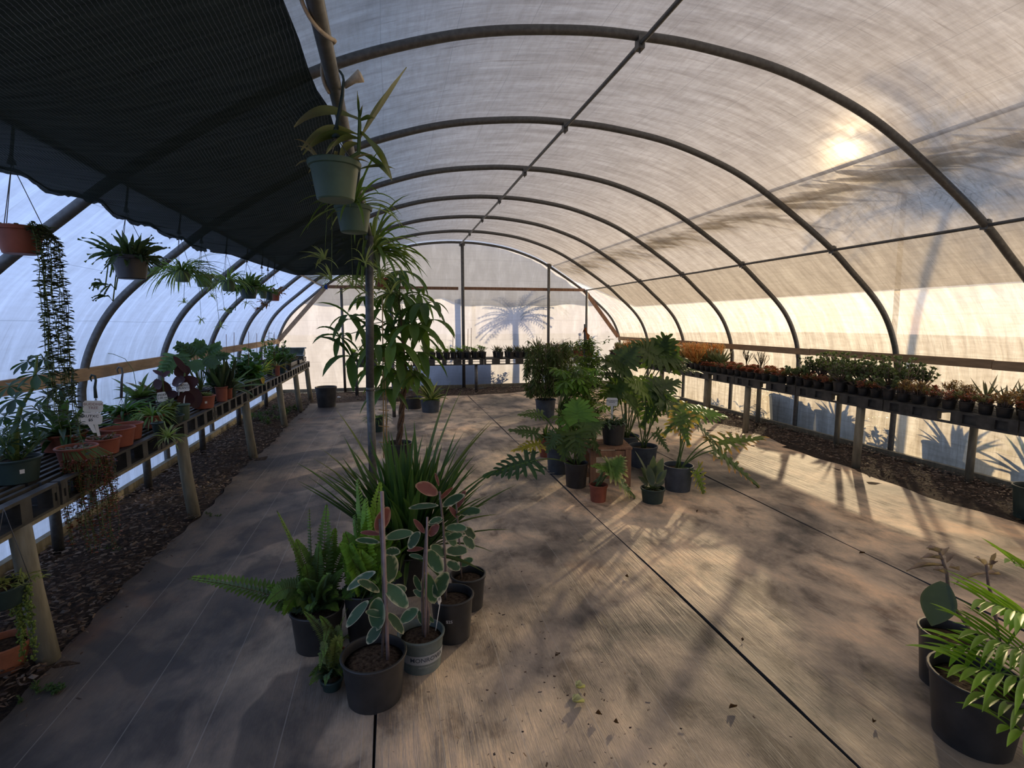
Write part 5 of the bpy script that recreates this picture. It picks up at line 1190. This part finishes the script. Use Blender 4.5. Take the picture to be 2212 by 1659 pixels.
def silver(m, ms, top, rng): straps(m, top, 26, .34, .045, rng, (.10, .15, .12), (.4, 1.5), (.3, 1.4), .02); straps(m, top, 10, .38, .022, rng, (.22, .25, .20), (1.0, 1.6), (.2, .8), .02)
bpot('silver_leaf_plant', 'plant with long silvery green leaves arching over the bench edge', (535, 858, 838, 24), 'dark_green_plastic', silver)
bpot('dracaena', 'dracaena with bright yellow-green striped leaves toward the far half of the left bench', (578, 830, 805, 20), 'black_plastic', G_straps(36, .28, .030, [(.30, .32, .07), (.12, .20, .05)], (.3, 1.3), (.5, 1.6)))
bpot('dracaena', 'orange-tinged grassy plant in a terracotta pot next to the yellow dracaena', (604, 812, 790, 11), 'terracotta', G_straps(24, .24, .016, [(.28, .18, .06), (.14, .17, .05)], (.5, 1.5), (.8, 2.0)))
bpot('philodendron', 'heart-leaved plant with one yellow leaf behind the silver-leaved plant', (540, 842, 822, 18), 'black_plastic', lambda m, ms, t_, r: (bush(m, ms, t_, .20, .36, 14, 7, .13, .09, r, (.055, .13, .035), shape='oval', droop=1.4), m.leaf(t_+Vector((.16, -.05, .10)), (.3, -.2, -1), .13, .06, (.5, .36, .06), shape='oval')))
def stake_in(px, y0, y1, Y, par, r=.003, mat='old_wood'):
    m = MB(); m.tube([at(px, y0, Y), at(px+RNG.uniform(-2, 2), y1, Y)], r, 5); m.build('stake', mat, par)
far = [ # xc, yb, yt, w, kind, label
 (560, 838, 818, 16, 'climbing plant on stakes behind the yellow leaf', G_bush(.16, .42, 12, 9, .10, .06, (.05, .12, .03), shape='oval', droop=1.2), [(570, 715), (555, 720)]),
 (583, 812, 796, 13, 'vine climbing thin stakes up to the left pipe level', G_bush(.10, .62, 10, 14, .07, .035, (.08, .16, .04), droop=1.), [(582, 712), (590, 722), (594, 718)]),
 (596, 806, 788, 13, 'bright leafy plant among the stakes', G_bush(.14, .34, 12, 9, .09, .05, (.11, .20, .05), shape='oval'), [(603, 722), (600, 728)]),
 (612, 806, 782, 14, 'bushy plant in a pale rimmed pot beyond the stakes', G_bush(.16, .36, 14, 10, .08, .04, (.06, .12, .04)), [(611, 730)]),
 (521, 846, 826, 17, 'dark leafy plant with two tall bare stakes', G_bush(.15, .36, 12, 8, .12, .07, (.03, .08, .03), shape='oval', droop=1.3), [(490, 722), (505, 718), (537, 716)]),
 (625, 800, 782, 11, 'low bushy plant just before the bare slats', G_bush(.16, .20, 14, 9, .07, .03, (.06, .12, .05)), []),
 (640, 786, 776, 9, 'tiny reddish plant beside the black nursery tray', G_bush(.06, .10, 6, 6, .04, .02, (.16, .08, .05)), [])]
for i, (x, b, tt, w_, lb, g, stk) in enumerate(far):
    t, c, top = bpot('potted_plant', lb, (x, b, tt, w_), 'black_plastic' if i % 3 else 'dark_green_plastic', g, seed=300+i)
    for sx, sy in stk: stake_in(sx, 790, sy, c.y, t)
def trays():
    for (x, y, w_, l_, h_), lb in zip(((-2.05, 10.3, .30, .55, .10), (-2.0, 11.05, .28, .42, .09)), ('black nursery tray of small pots near the far end of the left bench', 'low black tray at the far end of the left bench by the tilted tub')):
        t = thing('nursery_tray', (x, y, .801), lb, 'tray'); m = MB(); z = .801
        for a, b_ in (((x-w_, y-l_, z), (x+w_, y+l_, z+.008)), ((x-w_, y-l_, z), (x-w_+.01, y+l_, z+h_)), ((x+w_-.01, y-l_, z), (x+w_, y+l_, z+h_*.8)), ((x-w_, y-l_, z), (x+w_, y-l_+.01, z+h_)), ((x-w_, y+l_-.01, z), (x+w_, y+l_, z+h_))): m.box(a, b_)
        m.build('tray', 'black_plastic', t, False); rng = random.Random(8)
        for q in range(6):
            px, py = x-.15+.28*(q % 2), y-l_*.7+(q//2)*l_*.65; m = MB(); m.lathe([(.05, 0), (.065, .09)], (px, py, z+.01), 12); m.build('small_pot', 'terracotta' if q % 3 else 'dark_green_plastic', t)
            m, ms = MB(), MB(); bush(m, ms, (px, py, z+.09), .05, .07, 5, 5, .04, .02, rng, (.10, .09, .05)); m.build('seedling', 'leaf', t)
    t = thing('plastic_crate', (-1.98, 11.15, .93), 'grey tub tilted on its side at the far end of the left bench', 'tub')
    m = MB(); M_ = Matrix.Translation((-1.98, 11.15, .905)) @ Matrix.Rotation(.5, 4, 'X')
    for a, b_ in (((-.28, -.14, 0), (.28, .14, .008)), ((-.28, -.14, 0), (-.27, .14, .13)), ((.27, -.14, 0), (.28, .14, .13)), ((-.28, -.14, 0), (.28, -.13, .13)), ((-.28, .13, 0), (.28, .14, .13)), ((-.31, .13, .12), (.31, .16, .13)), ((-.31, -.16, .12), (.31, -.13, .13))): m.box(a, b_, M=M_)
    m.build('tub', 'grey_green_plastic', t, False)
trays()
sign(201, 878, (214, 942), 3.25, 34, 25, ['BUDDHA', 'TREE'], 'white plant sign with faded brown writing, upper of the two on the left bench', ink='faded_ink', tilt=-.1)
sign(196, 904, (205, 935), 3.18, 40, 26, ['RUTXC', '$5'], 'white plant sign with bold black handwriting on the left bench', tilt=-.12, shape=1)
sign(350, 857, (351, 896), YonX(350, 896, -1.80), 19, 20, ['SPIDER', '5.00 ea'], 'white plant sign above the spider plants', tilt=.1, shape=1)
sign(397, 836, (397, 872), YonX(397, 872, -1.80), 21, 19, ['STRONG', 'PLANTS'], 'white plant sign in the pale green pot', tilt=.05, shape=1)
sign(386, 838, (385, 880), YonX(385, 880, -1.86), 10, 16, [], 'plain white stake overlapped by the neighbouring plant sign', tilt=0)
sign(431, 821, (432, 852), YonX(431, 852, -1.95), 9, 8, [], 'small white label behind the wide red succulent pot')
sign(478, 802, (484, 832), YonX(480, 835, -1.85), 10, 13, ['SNAKE'], 'white label in the tall terracotta pot', shape=1)
sign(507, 803, (507, 836), YonX(507, 838, -1.78), 11, 14, ['ZZ', 'PLANT'], 'white label in the narrow terracotta pot at the bench edge', shape=1)
sign(535, 797, (535, 822), YonX(535, 822, -1.9), 9, 11, ['SILVER'], 'small white label behind the silver-leaved plant', shape=1)
# spare hanger hooks standing in the pots
for (x, y, bx, by, Y), lb, mt in zip(((200, 812, 207, 860, 3.3), (151, 795, 156, 850, 3.5), (258, 795, 262, 860, 3.9)), ('dark plastic pot hanger with a curved hook standing over the white signs', 'green pot hanger hook by the hoop near the orchid', 'thin black pot hanger rising from the spider plant pot'), ('dark_green_plastic', 'dark_green_plastic', 'wire')):
    t = thing('pot_hanger', at(bx, by+45, Y), lb, 'hanger'); m = MB(); k = mpp(at(x, y, Y))
    m.tube([at(x-2, y+12, Y), at(x-5, y+4, Y), at(x-2, y-2, Y), at(x+5, y, Y), at(x+7, y+10, Y), at(x+5, y+25, Y), at(bx, by, Y)], [.003, .005, .006, .006, .006, .007, .009], 7); m.build('hook', mt, t)
    for dx in (-18, 0, 18): m = MB(); m.tube([at(bx, by, Y), at(bx+dx, by+45, Y+dx*.002)], .0013, 4); m.build('hanger_wire', 'wire', t)
# pearls plant hanging at the near post and weeds under the bench
def pearls():
    rng = random.Random(9); c = Vector((-1.86, 2.42, .30)); P = at(20, 1262, 2.55); t = thing('string_of_pearls', P, 'yellow-green trailing plant hung from the near bench post at the left edge', 'hanging plant'); m, ms = MB(), MB(); top = P
    b = top-Vector((.03, 0, .09)); pot(t, b, .09, .085, .07, 'dark_green_plastic', rim=.02)
    for dx in (-.07, .08): w_ = MB(); w_.tube([top+Vector((dx, 0, 0)), top+Vector((0, .02, .33))], .0015, 4); w_.build('hanger_wire', 'wire', t)
    for k in range(90):
        a = rng.uniform(0, 6.28); r = .12*math.sqrt(rng.random()); m.leaf(top+Vector((r*math.cos(a), r*math.sin(a)*.7, .01)), (rng.uniform(-1, 1), rng.uniform(-1, 1), .5), .05, .008, vcol(rng, (.22, .24, .06)), droop=1.5, seg=4)
    for k in range(14):
        x0 = 44+rng.gauss(0, 12); l = rng.uniform(60, 180); p0 = at(x0, 1262, 2.56); p1 = at(x0+14, 1262+l, 2.56); pts = [p0.lerp(p1, i/8)+Vector((rng.uniform(-.006, .006), 0, 0)) for i in range(9)]; ms.tube([top]+pts, .0013, 4)
        for i in range(int(l/2.6)): q = p0.lerp(p1, rng.random()); m.blob(q+Vector((rng.uniform(-.012, .012), rng.uniform(-.012, .012), 0)), rng.uniform(.004, .007), 5, 3, vcol(rng, (.16, .22, .05)))
    ms.build('stem', 'stem_green', t); m.build('foliage', 'leaf', t)
pearls()
def weeds():
    rng = random.Random(10)
    for (x, y, n), lb in zip(((588, 905, 26), (470, 1115, 3), (250, 1190, 4), (95, 1505, 12)), ('low green weeds growing in the bark under the far half of the left bench', 'tiny dry weed on the bark by the second front post', 'small weed in the bark under the trailing red vines', 'little creeping weed on the ground sheet near the clay pot')):
        P = fl(x, y); P.z = .012; t = thing('weed', P, lb, 'weed'); m, ms = MB(), MB()
        for k in range(n): bush(m, ms, P+Vector((rng.uniform(-.3, .3) if n > 20 else rng.gauss(0, .04), rng.gauss(0, .45 if n > 20 else .04), 0)), .09 if n > 20 else .03, .12 if n > 20 else .02, 4, 7, .05 if n > 20 else .012, .022 if n > 20 else .008, rng, (.05, .10, .035), shape='oval')
        ms.build('stem', 'stem_green', t); m.build('foliage', 'leaf', t)
weeds()

# ------------------------------------------------------------------ right bench: rows of succulents
def copy_thing(t, loc, rz, label, group=None):
    c = t.copy(); COL.objects.link(c); c.location = loc; c.rotation_euler = (0, 0, rz); c['label'] = label
    if group: c['group'] = group
    for ch in t.children:
        d = ch.copy(); COL.objects.link(d); d.parent = c
        for g in ch.children: e = g.copy(); COL.objects.link(e); e.parent = d
    return c
def proto(name, cat, r, h, mat, grow, seed, sq=False, lmat='succulent', group=None):
    rng = random.Random(seed); t = thing(name, (0, 0, 0), name, cat, group); top = pot(t, Vector((0, 0, 0)), h, r, r*.8, mat, rim=.010, square=sq, n=16)
    m, ms = MB(), MB(); grow(m, ms, top, rng)
    if ms.v: ms.build('stem', 'stem_grey', t)
    m.build('foliage', lmat, t); return t
def jade(H, n, col, lw=.026):
    def f(m, ms, top, rng):
        for i in range(n):
            a = rng.uniform(0, 6.28); rr = rng.uniform(.02, .15); tp = top+Vector((rr*math.cos(a), rr*math.sin(a), H*rng.uniform(.45, 1))); mid = top.lerp(tp, .5)+Vector((math.cos(a), math.sin(a), 0))*.02
            ms.tube([top, mid, tp], [.006, .005, .003], 5)
            for base in (tp, mid.lerp(tp, .5), mid):
                for k in range(7): aa = rng.uniform(0, 6.28); e = rng.uniform(.1, 1.4); m.leaf(base, (math.sin(e)*math.cos(aa), math.sin(e)*math.sin(aa), math.cos(e)), lw*rng.uniform(1.1, 1.7), lw, vcol(rng, col, .3), droop=-.1, fold=.15, seg=4, shape='obo')
    return f
def sedum(H, n, cols, R=.09):
    def f(m, ms, top, rng):
        for i in range(n):
            a = rng.uniform(0, 6.28); rr = R*math.sqrt(rng.random()); tp = top+Vector((rr*math.cos(a), rr*math.sin(a), H*rng.uniform(.3, 1))); ms.tube([top+Vector((rr*.4*math.cos(a), rr*.4*math.sin(a), 0)), tp], .0025, 4); col = rng.choice(cols)
            for k in range(16): p = top.lerp(tp, rng.uniform(.5, 1.02)); aa = rng.uniform(0, 6.28); m.leaf((tp.x, tp.y, p.z), (math.cos(aa), math.sin(aa), rng.uniform(.0, .9)), rng.uniform(.02, .035), .010, vcol(rng, col, .3), droop=0, fold=.2, seg=3, shape='oval')
    return f
def aloe(L, n, col, W=.022):
    def f(m, ms, top, rng):
        for i in range(n): a = 2.4*i+rng.uniform(-.2, .2); e = .25+1.0*(1-i/n); m.leaf(top, (math.sin(e)*math.cos(a), math.sin(e)*math.sin(a), math.cos(e)), L*rng.uniform(.7, 1.1), W, vcol(rng, col, .2), droop=-.25, fold=.5, seg=6, shape='lance', tip=(.2, .16, .10))
    return f
def echev(R, cols, k=3):
    def f(m, ms, top, rng):
        for i in range(k): rosette(m, top+Vector((rng.uniform(-.035, .035), rng.uniform(-.035, .035), .01+.02*i)), R*rng.uniform(.8, 1.1), 22, R*.42, rng, rng.choice(cols), tip=(.35, .07, .04), up=.2)
    return f
def sticks(H, n, cols):
    def f(m, ms, top, rng):
        for i in range(n):
            a = rng.uniform(0, 6.28); e = rng.uniform(0, .6); d = Vector((math.sin(e)*math.cos(a), math.sin(e)*math.sin(a), math.cos(e))); p = top; l = H*rng.uniform(.5, 1); q = p+d*l*.5; c0 = vcol(rng, rng.choice(cols)); m.tube([p, q], .004, 5, col=c0)
            for u in range(4): aa = rng.uniform(0, 6.28); q2 = q+(d+Vector((math.cos(aa), math.sin(aa), .2))*.45)*l*.5; m.tube([q, q2], .0035, 5, col=vcol(rng, c0, .2)); m.tube([q2, q2+Vector((rng.uniform(-.4, .4), rng.uniform(-.4, .4), 1))*l*.25], .003, 5, col=vcol(rng, c0, .2))
    return f
J1, J2 = (.09, .125, .06), (.13, .17, .07)
PR = {
 'jadeA': proto('jade_plant', 'jade plant', .070, .12, 'black_plastic', jade(.24, 16, J1), 1), 'jadeB': proto('jade_plant', 'jade plant', .075, .12, 'blue_grey_plastic', jade(.30, 18, J2), 2),
 'jadeC': proto('jade_plant', 'jade plant', .055, .10, 'black_plastic', jade(.14, 9, J1, .030), 3),
 'sedA': proto('sedum', 'succulent', .060, .085, 'black_plastic', sedum(.15, 26, [(.30, .16, .05), (.22, .17, .06)]), 4), 'sedB': proto('sedum', 'succulent', .055, .085, 'black_plastic', sedum(.09, 24, [(.13, .15, .05), (.28, .10, .06)]), 5),
 'aloA': proto('aloe', 'succulent', .055, .09, 'black_plastic', aloe(.23, 13, (.10, .12, .085)), 6), 'aloB': proto('aloe', 'succulent', .050, .08, 'black_plastic', aloe(.13, 16, (.08, .12, .06), .016), 7),
 'redA': proto('echeveria', 'succulent', .055, .085, 'black_plastic', echev(.065, [(.19, .09, .06), (.12, .13, .07)]), 8, True), 'redB': proto('echeveria', 'succulent', .060, .09, 'dark_green_plastic', echev(.075, [(.26, .10, .07), (.18, .14, .08)]), 9, True),
 'dark': proto('echeveria', 'succulent', .050, .08, 'black_plastic', echev(.055, [(.035, .06, .035), (.06, .06, .04)]), 10),
 'fire': proto('firestick', 'succulent', .060, .10, 'black_plastic', sticks(.28, 22, [(.48, .22, .05), (.38, .25, .07)]), 11), 'fireB': proto('firestick', 'succulent', .060, .10, 'terracotta', sticks(.20, 20, [(.40, .15, .05), (.14, .18, .06)]), 12),
 'brom': proto('bromeliad', 'bromeliad', .10, .12, 'terracotta', aloe(.30, 14, (.10, .13, .06), .05), 13),
 'tall': proto('stonecrop', 'succulent', .055, .09, 'black_plastic', sticks(.26, 7, [(.12, .10, .06)]), 14)}
DESC = {'jadeA': 'rounded green jade plant', 'jadeB': 'tall bushy jade plant', 'jadeC': 'little thick-leaved jade plant', 'sedA': 'orange-tinged sedum', 'sedB': 'low green and rust sedum', 'aloA': 'spiky grey aloe', 'aloB': 'small spiny aloe', 'redA': 'red-tipped rosette succulent in square pot', 'redB': 'bright red rosette succulent in square pot', 'dark': 'dark rosette succulent', 'fire': 'orange firestick succulent', 'fireB': 'rusty firestick succulent', 'brom': 'broad-leaved bromeliad in red pot', 'tall': 'sparse twiggy succulent'}
def rb_plan(y, row, rng):
    if y < 3.15: return rng.choice(['sedA', 'jadeC', 'aloB', 'dark'])
    if y < 3.75: return ['sedB', 'sedA', 'aloA'][row] if rng.random() < .6 else rng.choice(['aloA', 'jadeC', 'sedA', 'dark'])
    if y < 4.2: return rng.choice(['sedA', 'sedA', 'sedB', 'tall', 'dark'])
    if y < 5.7: return rng.choice(['jadeC', 'jadeA', 'sedB']) if row == 0 else rng.choice(['jadeA', 'jadeB', 'jadeB'])
    if y < 7.3: return rng.choice(['redA', 'redB', 'redB', 'dark', 'tall']) if row else rng.choice(['redA', 'redB', 'sedB'])
    if y < 7.7: return 'brom' if row == 1 else 'dark'
    if y < 10.4: return rng.choice(['fire', 'fire', 'fireB', 'jadeA', 'sedA'])
    return rng.choice(['dark', 'sedB', 'jadeC', 'fireB'])
def right_rows():
    rng = random.Random(20); used = set(); cnt = {}
    rows = ['front', 'middle', 'back']
    for row, x in enumerate((5.015, 5.235, 5.455)):
        y = 2.45
        while y < 11.4:
            k = rb_plan(y, row, rng); r = {'jadeA': .085, 'jadeB': .09, 'brom': .12}.get(k, .072)
            y += r
            n = cnt.get((k, row), 0); cnt[(k, row)] = n+1
            lb = '%s, right bench %s row, %s from near end' % (DESC[k], rows[row], ORD[min(n, 29)])
            loc = (x+rng.uniform(-.008, .012), y, .801); rz = rng.uniform(0, 6.28) if 'red' not in k else rng.uniform(-.1, .1); g = 'succulents in rows on the right bench'
            if k not in used: used.add(k); t = PR[k]; t.location = loc; t.rotation_euler = (0, 0, rz); t['label'] = lb; t['group'] = g
            else: copy_thing(PR[k], loc, rz, lb, g)
            y += r+.006
    for k, t in PR.items():
        if k not in used: copy = t; t.location = (5.2, 2.3, .801); t['label'] = DESC[k]+', nearest the camera on the right bench'
right_rows()

# ------------------------------------------------------------------ end wall bench
def back_rows():
    z = .771
    P2 = {'seed': proto('seedling_pot', 'seedling pot', .056, .15, 'black_plastic', lambda m, ms, t_, r: bush(m, ms, t_, .07, .16, 8, 8, .06, .028, r, (.16, .27, .045), shape='oval'), 50, True, 'leaf'),
          'seedB': proto('seedling_pot', 'seedling pot', .056, .15, 'black_plastic', lambda m, ms, t_, r: bush(m, ms, t_, .08, .24, 8, 8, .06, .03, r, (.09, .17, .05), shape='oval'), 51, True, 'leaf'),
          'agav': proto('aloe', 'succulent', .075, .14, 'black_plastic', aloe(.20, 16, (.05, .07, .05), .022), 52, True), 'agavB': proto('aloe', 'succulent', .085, .18, 'black_plastic', aloe(.36, 20, (.06, .09, .06), .028), 53),
          'redp': proto('potted_plant', 'potted plant', .085, .14, 'terracotta', lambda m, ms, t_, r: bush(m, ms, t_, .10, .18, 9, 8, .07, .04, r, (.14, .06, .05), shape='oval'), 54, False, 'leaf'),
          'pur': proto('potted_plant', 'potted plant', .07, .13, 'black_plastic', lambda m, ms, t_, r: bush(m, ms, t_, .12, .22, 9, 8, .06, .03, r, (.09, .11, .05), shape='oval'), 55, False, 'leaf')}
    lb = {'seed': 'black square pot of bright green seedlings', 'seedB': 'black square pot of taller darker seedlings', 'agav': 'squat pot of spiky dark succulent', 'agavB': 'large spiky aloe pot', 'redp': 'terracotta pot of reddish foliage', 'pur': 'pot of bushy dark foliage'}
    used = set(); cnt = {}; rng = random.Random(6); rows = ['front', 'back']
    plan = [(-.80, 'seed'), (-.60, 'seedB'), (-.40, 'seed'), (-.2, 'seedB'), (.75, 'seedB'), (.92, 'seed'), (1.08, 'seed'), (1.24, 'seed'), (1.40, 'seed'), (1.56, 'seed'), (1.72, 'seedB'), (1.90, 'seed'), (2.08, 'seedB'), (2.45, 'agav'), (2.72, 'agav'), (2.92, 'agav'), (3.12, 'agav'), (3.38, 'agavB'), (3.68, 'pur'), (3.95, 'redp'), (4.2, 'pur'), (4.45, 'redp'), (4.70, 'redp')]
    for row, y in ((0, 11.84), (1, 12.18)):
        for x, k in plan:
            if row and k in ('agavB',): k = 'agav'
            n = cnt.get((k, row), 0); cnt[(k, row)] = n+1; L = '%s, end wall bench %s row, %s from left' % (lb[k], rows[row], ORD[n]); loc = (x+rng.uniform(-.01, .01), y, z); rz = rng.uniform(-.1, .1)
            if k not in used: used.add(k); t = P2[k]; t.location = loc; t['label'] = L; t['group'] = 'small pots along the end wall bench'
            else: copy_thing(P2[k], loc, rz, L, 'small pots along the end wall bench')
    for i, (x0, y0, y1) in enumerate(((978, 712, 781), (1010, 710, 781), (1017, 708, 781), (1250, 720, 781))):
        m = MB(); m.tube([at(x0, y1, 12.02), at(x0+1, y0, 12.02)], .006, 5); tag(m.build('plant_stake', 'old_wood'), 'thin stake in the seedlings on the end wall bench, %s from the left' % ORD[i], 'stake')
back_rows()

# ------------------------------------------------------------------ outside, seen as shadows through the plastic
def outside():
    rng = random.Random(30)
    def palm(name, label, c, H, n, L, tr=.035, lean=0):
        t = thing(name, c, label, 'palm'); c = Vector(c); top = c+Vector((lean, 0, H)); m = MB(); m.tube([c, c.lerp(top, .5)+Vector((.03, 0, 0)), top], [tr*1.3, tr, tr*.9], 8); m.build('trunk', 'bark', t); m = MB()
        for i in range(n):
            a = 2.4*i; e = .25+1.25*i/n; d = Vector((math.sin(e)*math.cos(a), math.sin(e)*math.sin(a), math.cos(e))); p = Vector(top); N_ = 12
            for k in range(N_):
                q = p+d*(L/N_); s_ = d.cross(Vector((0, 0, 1))).normalized(); m.tube([p, q], .007, 4, col=GREEN)
                for sg in (-1, 1): m.leaf(p, s_*sg+d*.8, L*.30*(1-.6*k/N_), .022, GREEN, droop=.5, seg=2)
                p = q; d = (d+Vector((0, 0, -.12))).normalized()
        m.build('fronds', 'leaf', t)
    palm('palm_tree', 'palm outside the right wall, seen as the dark shadow on the roof plastic', (7.1, 6.15, -.05), 3.5, 40, 1.3, .035)
    palm('palm_tree', 'small palm outside the end wall, seen as a feathery shadow on the plastic', (4.1, 13.75, -.05), 2.05, 44, .80, .06)
    def tub(label, x, y, r, h, fn, mat='blue_grey_plastic', sq=False):
        t = thing('outdoor_planter', (x, y, -.05), label, 'planter'); top = pot(t, Vector((x, y, -.05)), h, r, r*.85, mat, square=sq); m, ms = MB(), MB(); fn(m, ms, top)
        if ms.v: ms.build('stem', 'bark', t)
        m.build('foliage', 'leaf', t)
    A = lambda n, L, W: (lambda m, ms, top: straps(m, top, n, L, W, rng, GREEN, (.1, 1.3), (.2, 1.4), .05))
    Bf = lambda R, H, nb, L, W: (lambda m, ms, top: bush(m, ms, top, R, H, nb, 12, L, W, rng, GREEN, shape='oval'))
    for i, (x, y, r, h, fn) in enumerate(((6.25, 3.9, .16, .30, A(16, .55, .05)), (6.45, 4.85, .26, .46, A(30, .50, .05)), (6.3, 5.55, .14, .25, Bf(.22, .35, 10, .09, .04)), (6.40, 6.3, .30, .52, A(26, .45, .05)), (6.30, 7.05, .34, .58, Bf(.3, .28, 16, .08, .04)), (6.45, 8.1, .15, .22, Bf(.35, .45, 18, .10, .04)), (6.5, 9.2, .2, .2, Bf(.35, .35, 16, .10, .04)))):
        tub('planter outside the right wall, a blue shadow under the bench, %s from the near end' % ORD[i], x, y, r, h, fn)
    for i, (x, y, r, h, fn) in enumerate(((4.75, 13.3, .18, .3, Bf(.42, .85, 30, .09, .045)), (5.75, 13.7, .2, .35, Bf(.50, 1.75, 40, .10, .05)), (2.9, 13.02, .12, .25, Bf(.3, .45, 16, .07, .035)), (1.75, 13.02, .10, .25, Bf(.12, 1.25, 12, .10, .03)))):
        tub('shrub outside the end wall, a leafy shadow on the plastic, %s from the first placed' % ORD[i] if False else ['leafy shrub outside the end wall, blotchy shadow right of centre', 'tall shrub outside the far right corner, shadow under the brace', 'low shrub outside the end wall, shadow beneath the bench', 'slender shrub outside, thin shadow left of the centre stud'][i], x, y, r, h, fn, sq=False)
    m = MB(); m.box((.9, 13.3, -.05), (3.05, 13.45, .80)); tag(m.build('garden_wall', 'concrete', None, False), 'low block wall outside the end wall, blue shadow under the bench', 'wall')
    m = MB(); m.tube([(2.05, 13.1, -.05), (2.05, 13.1, 2.3)], .05, 8); tag(m.build('garden_post', 'post_wood'), 'post outside the end wall, straight shadow left of the centre stud', 'post')
outside()

# ------------------------------------------------------------------ litter on the floor
def litter():
    rng = random.Random(44)
    for (x, y, L, col), lb in zip(((1250, 1522, .055, (.36, .38, .27)), (1254, 1492, .045, (.36, .38, .27))), ('pale curled fallen leaf on the bare floor, the nearer of the pair', 'pale curled fallen leaf on the bare floor, the farther of the pair')):
        P = fl(x, y); P.z = .022; m = MB(); m.leaf(P-Vector((L/2, 0, 0)), (1, .3*rng.uniform(-1, 1), .15), L, .030, col, droop=.8, fold=.9, seg=7, shape='oval', wav=.2); m.leaf(P-Vector((L/2, 0, -.004)), (.8, .6, .2), L*.7, .02, col, droop=.6, fold=.8, seg=5)
        tag(m.build('fallen_leaf', 'dry_leaf'), lb, 'leaf', 'pale fallen leaves')
    for i, ((x, y), w_) in enumerate((((1350, 1250), 'on the floor between the two plant groups'), ((1605, 1387), 'on the open floor right of the middle seam'), ((1592, 1535), 'right of the middle seam near the bottom'), ((1286, 1550), 'just below the pale fallen leaves'), ((1325, 1568), 'below and right of the pale fallen leaves'), ((1885, 1570), 'on the bottom right part of the floor'), ((1507, 1107), 'in front of the rightmost philodendron pot'), ((1868, 1200), 'on the floor before the right bench'), ((1210, 1420), 'above the pale fallen leaves'))):
        P = fl(x, y); P.z = .02; m = MB(); m.leaf(P, (rng.uniform(-1, 1), rng.uniform(-1, 1), .2), rng.uniform(.02, .04), .014, (.05, .03, .02), droop=1., fold=.9, seg=5, wav=.3)
        tag(m.build('dry_leaf', 'dry_leaf'), 'small dark dry leaf scrap '+w_, 'leaf', 'dark dry leaf scraps')
    m = MB(); pts = [at(1190, 995, 0) for _ in ()]
    for i in range(60): a = i*.36; r = .09+.03*math.sin(i*.5); P = fl(1212, 1020); pts.append(Vector((P.x+r*math.cos(a)*1.5-.002*i, P.y+r*math.sin(a), .012+.0006*i)))
    m.tube(pts, .003, 5); tag(m.build('coiled_cord', 'rope'), 'thin pale cord coiled on the floor by the leftmost philodendron', 'cord')
    P = fl(733, 861); m = MB(); m.blob((P.x, P.y, .03), .04, 8, 5, sq=.4, jit=.3, rng=rng); tag(m.build('paper_scrap', 'white_plastic'), 'white scrap on the bark at the far left', 'scrap')
    P = fl(658, 843); m = MB(); m.lathe([(.05, -.06), (.065, .06)], (P.x, P.y, .07), 14); tag(m.build('fallen_pot', 'clay'), 'small orange pot lying on the bark in the far left corner', 'pot')
litter()
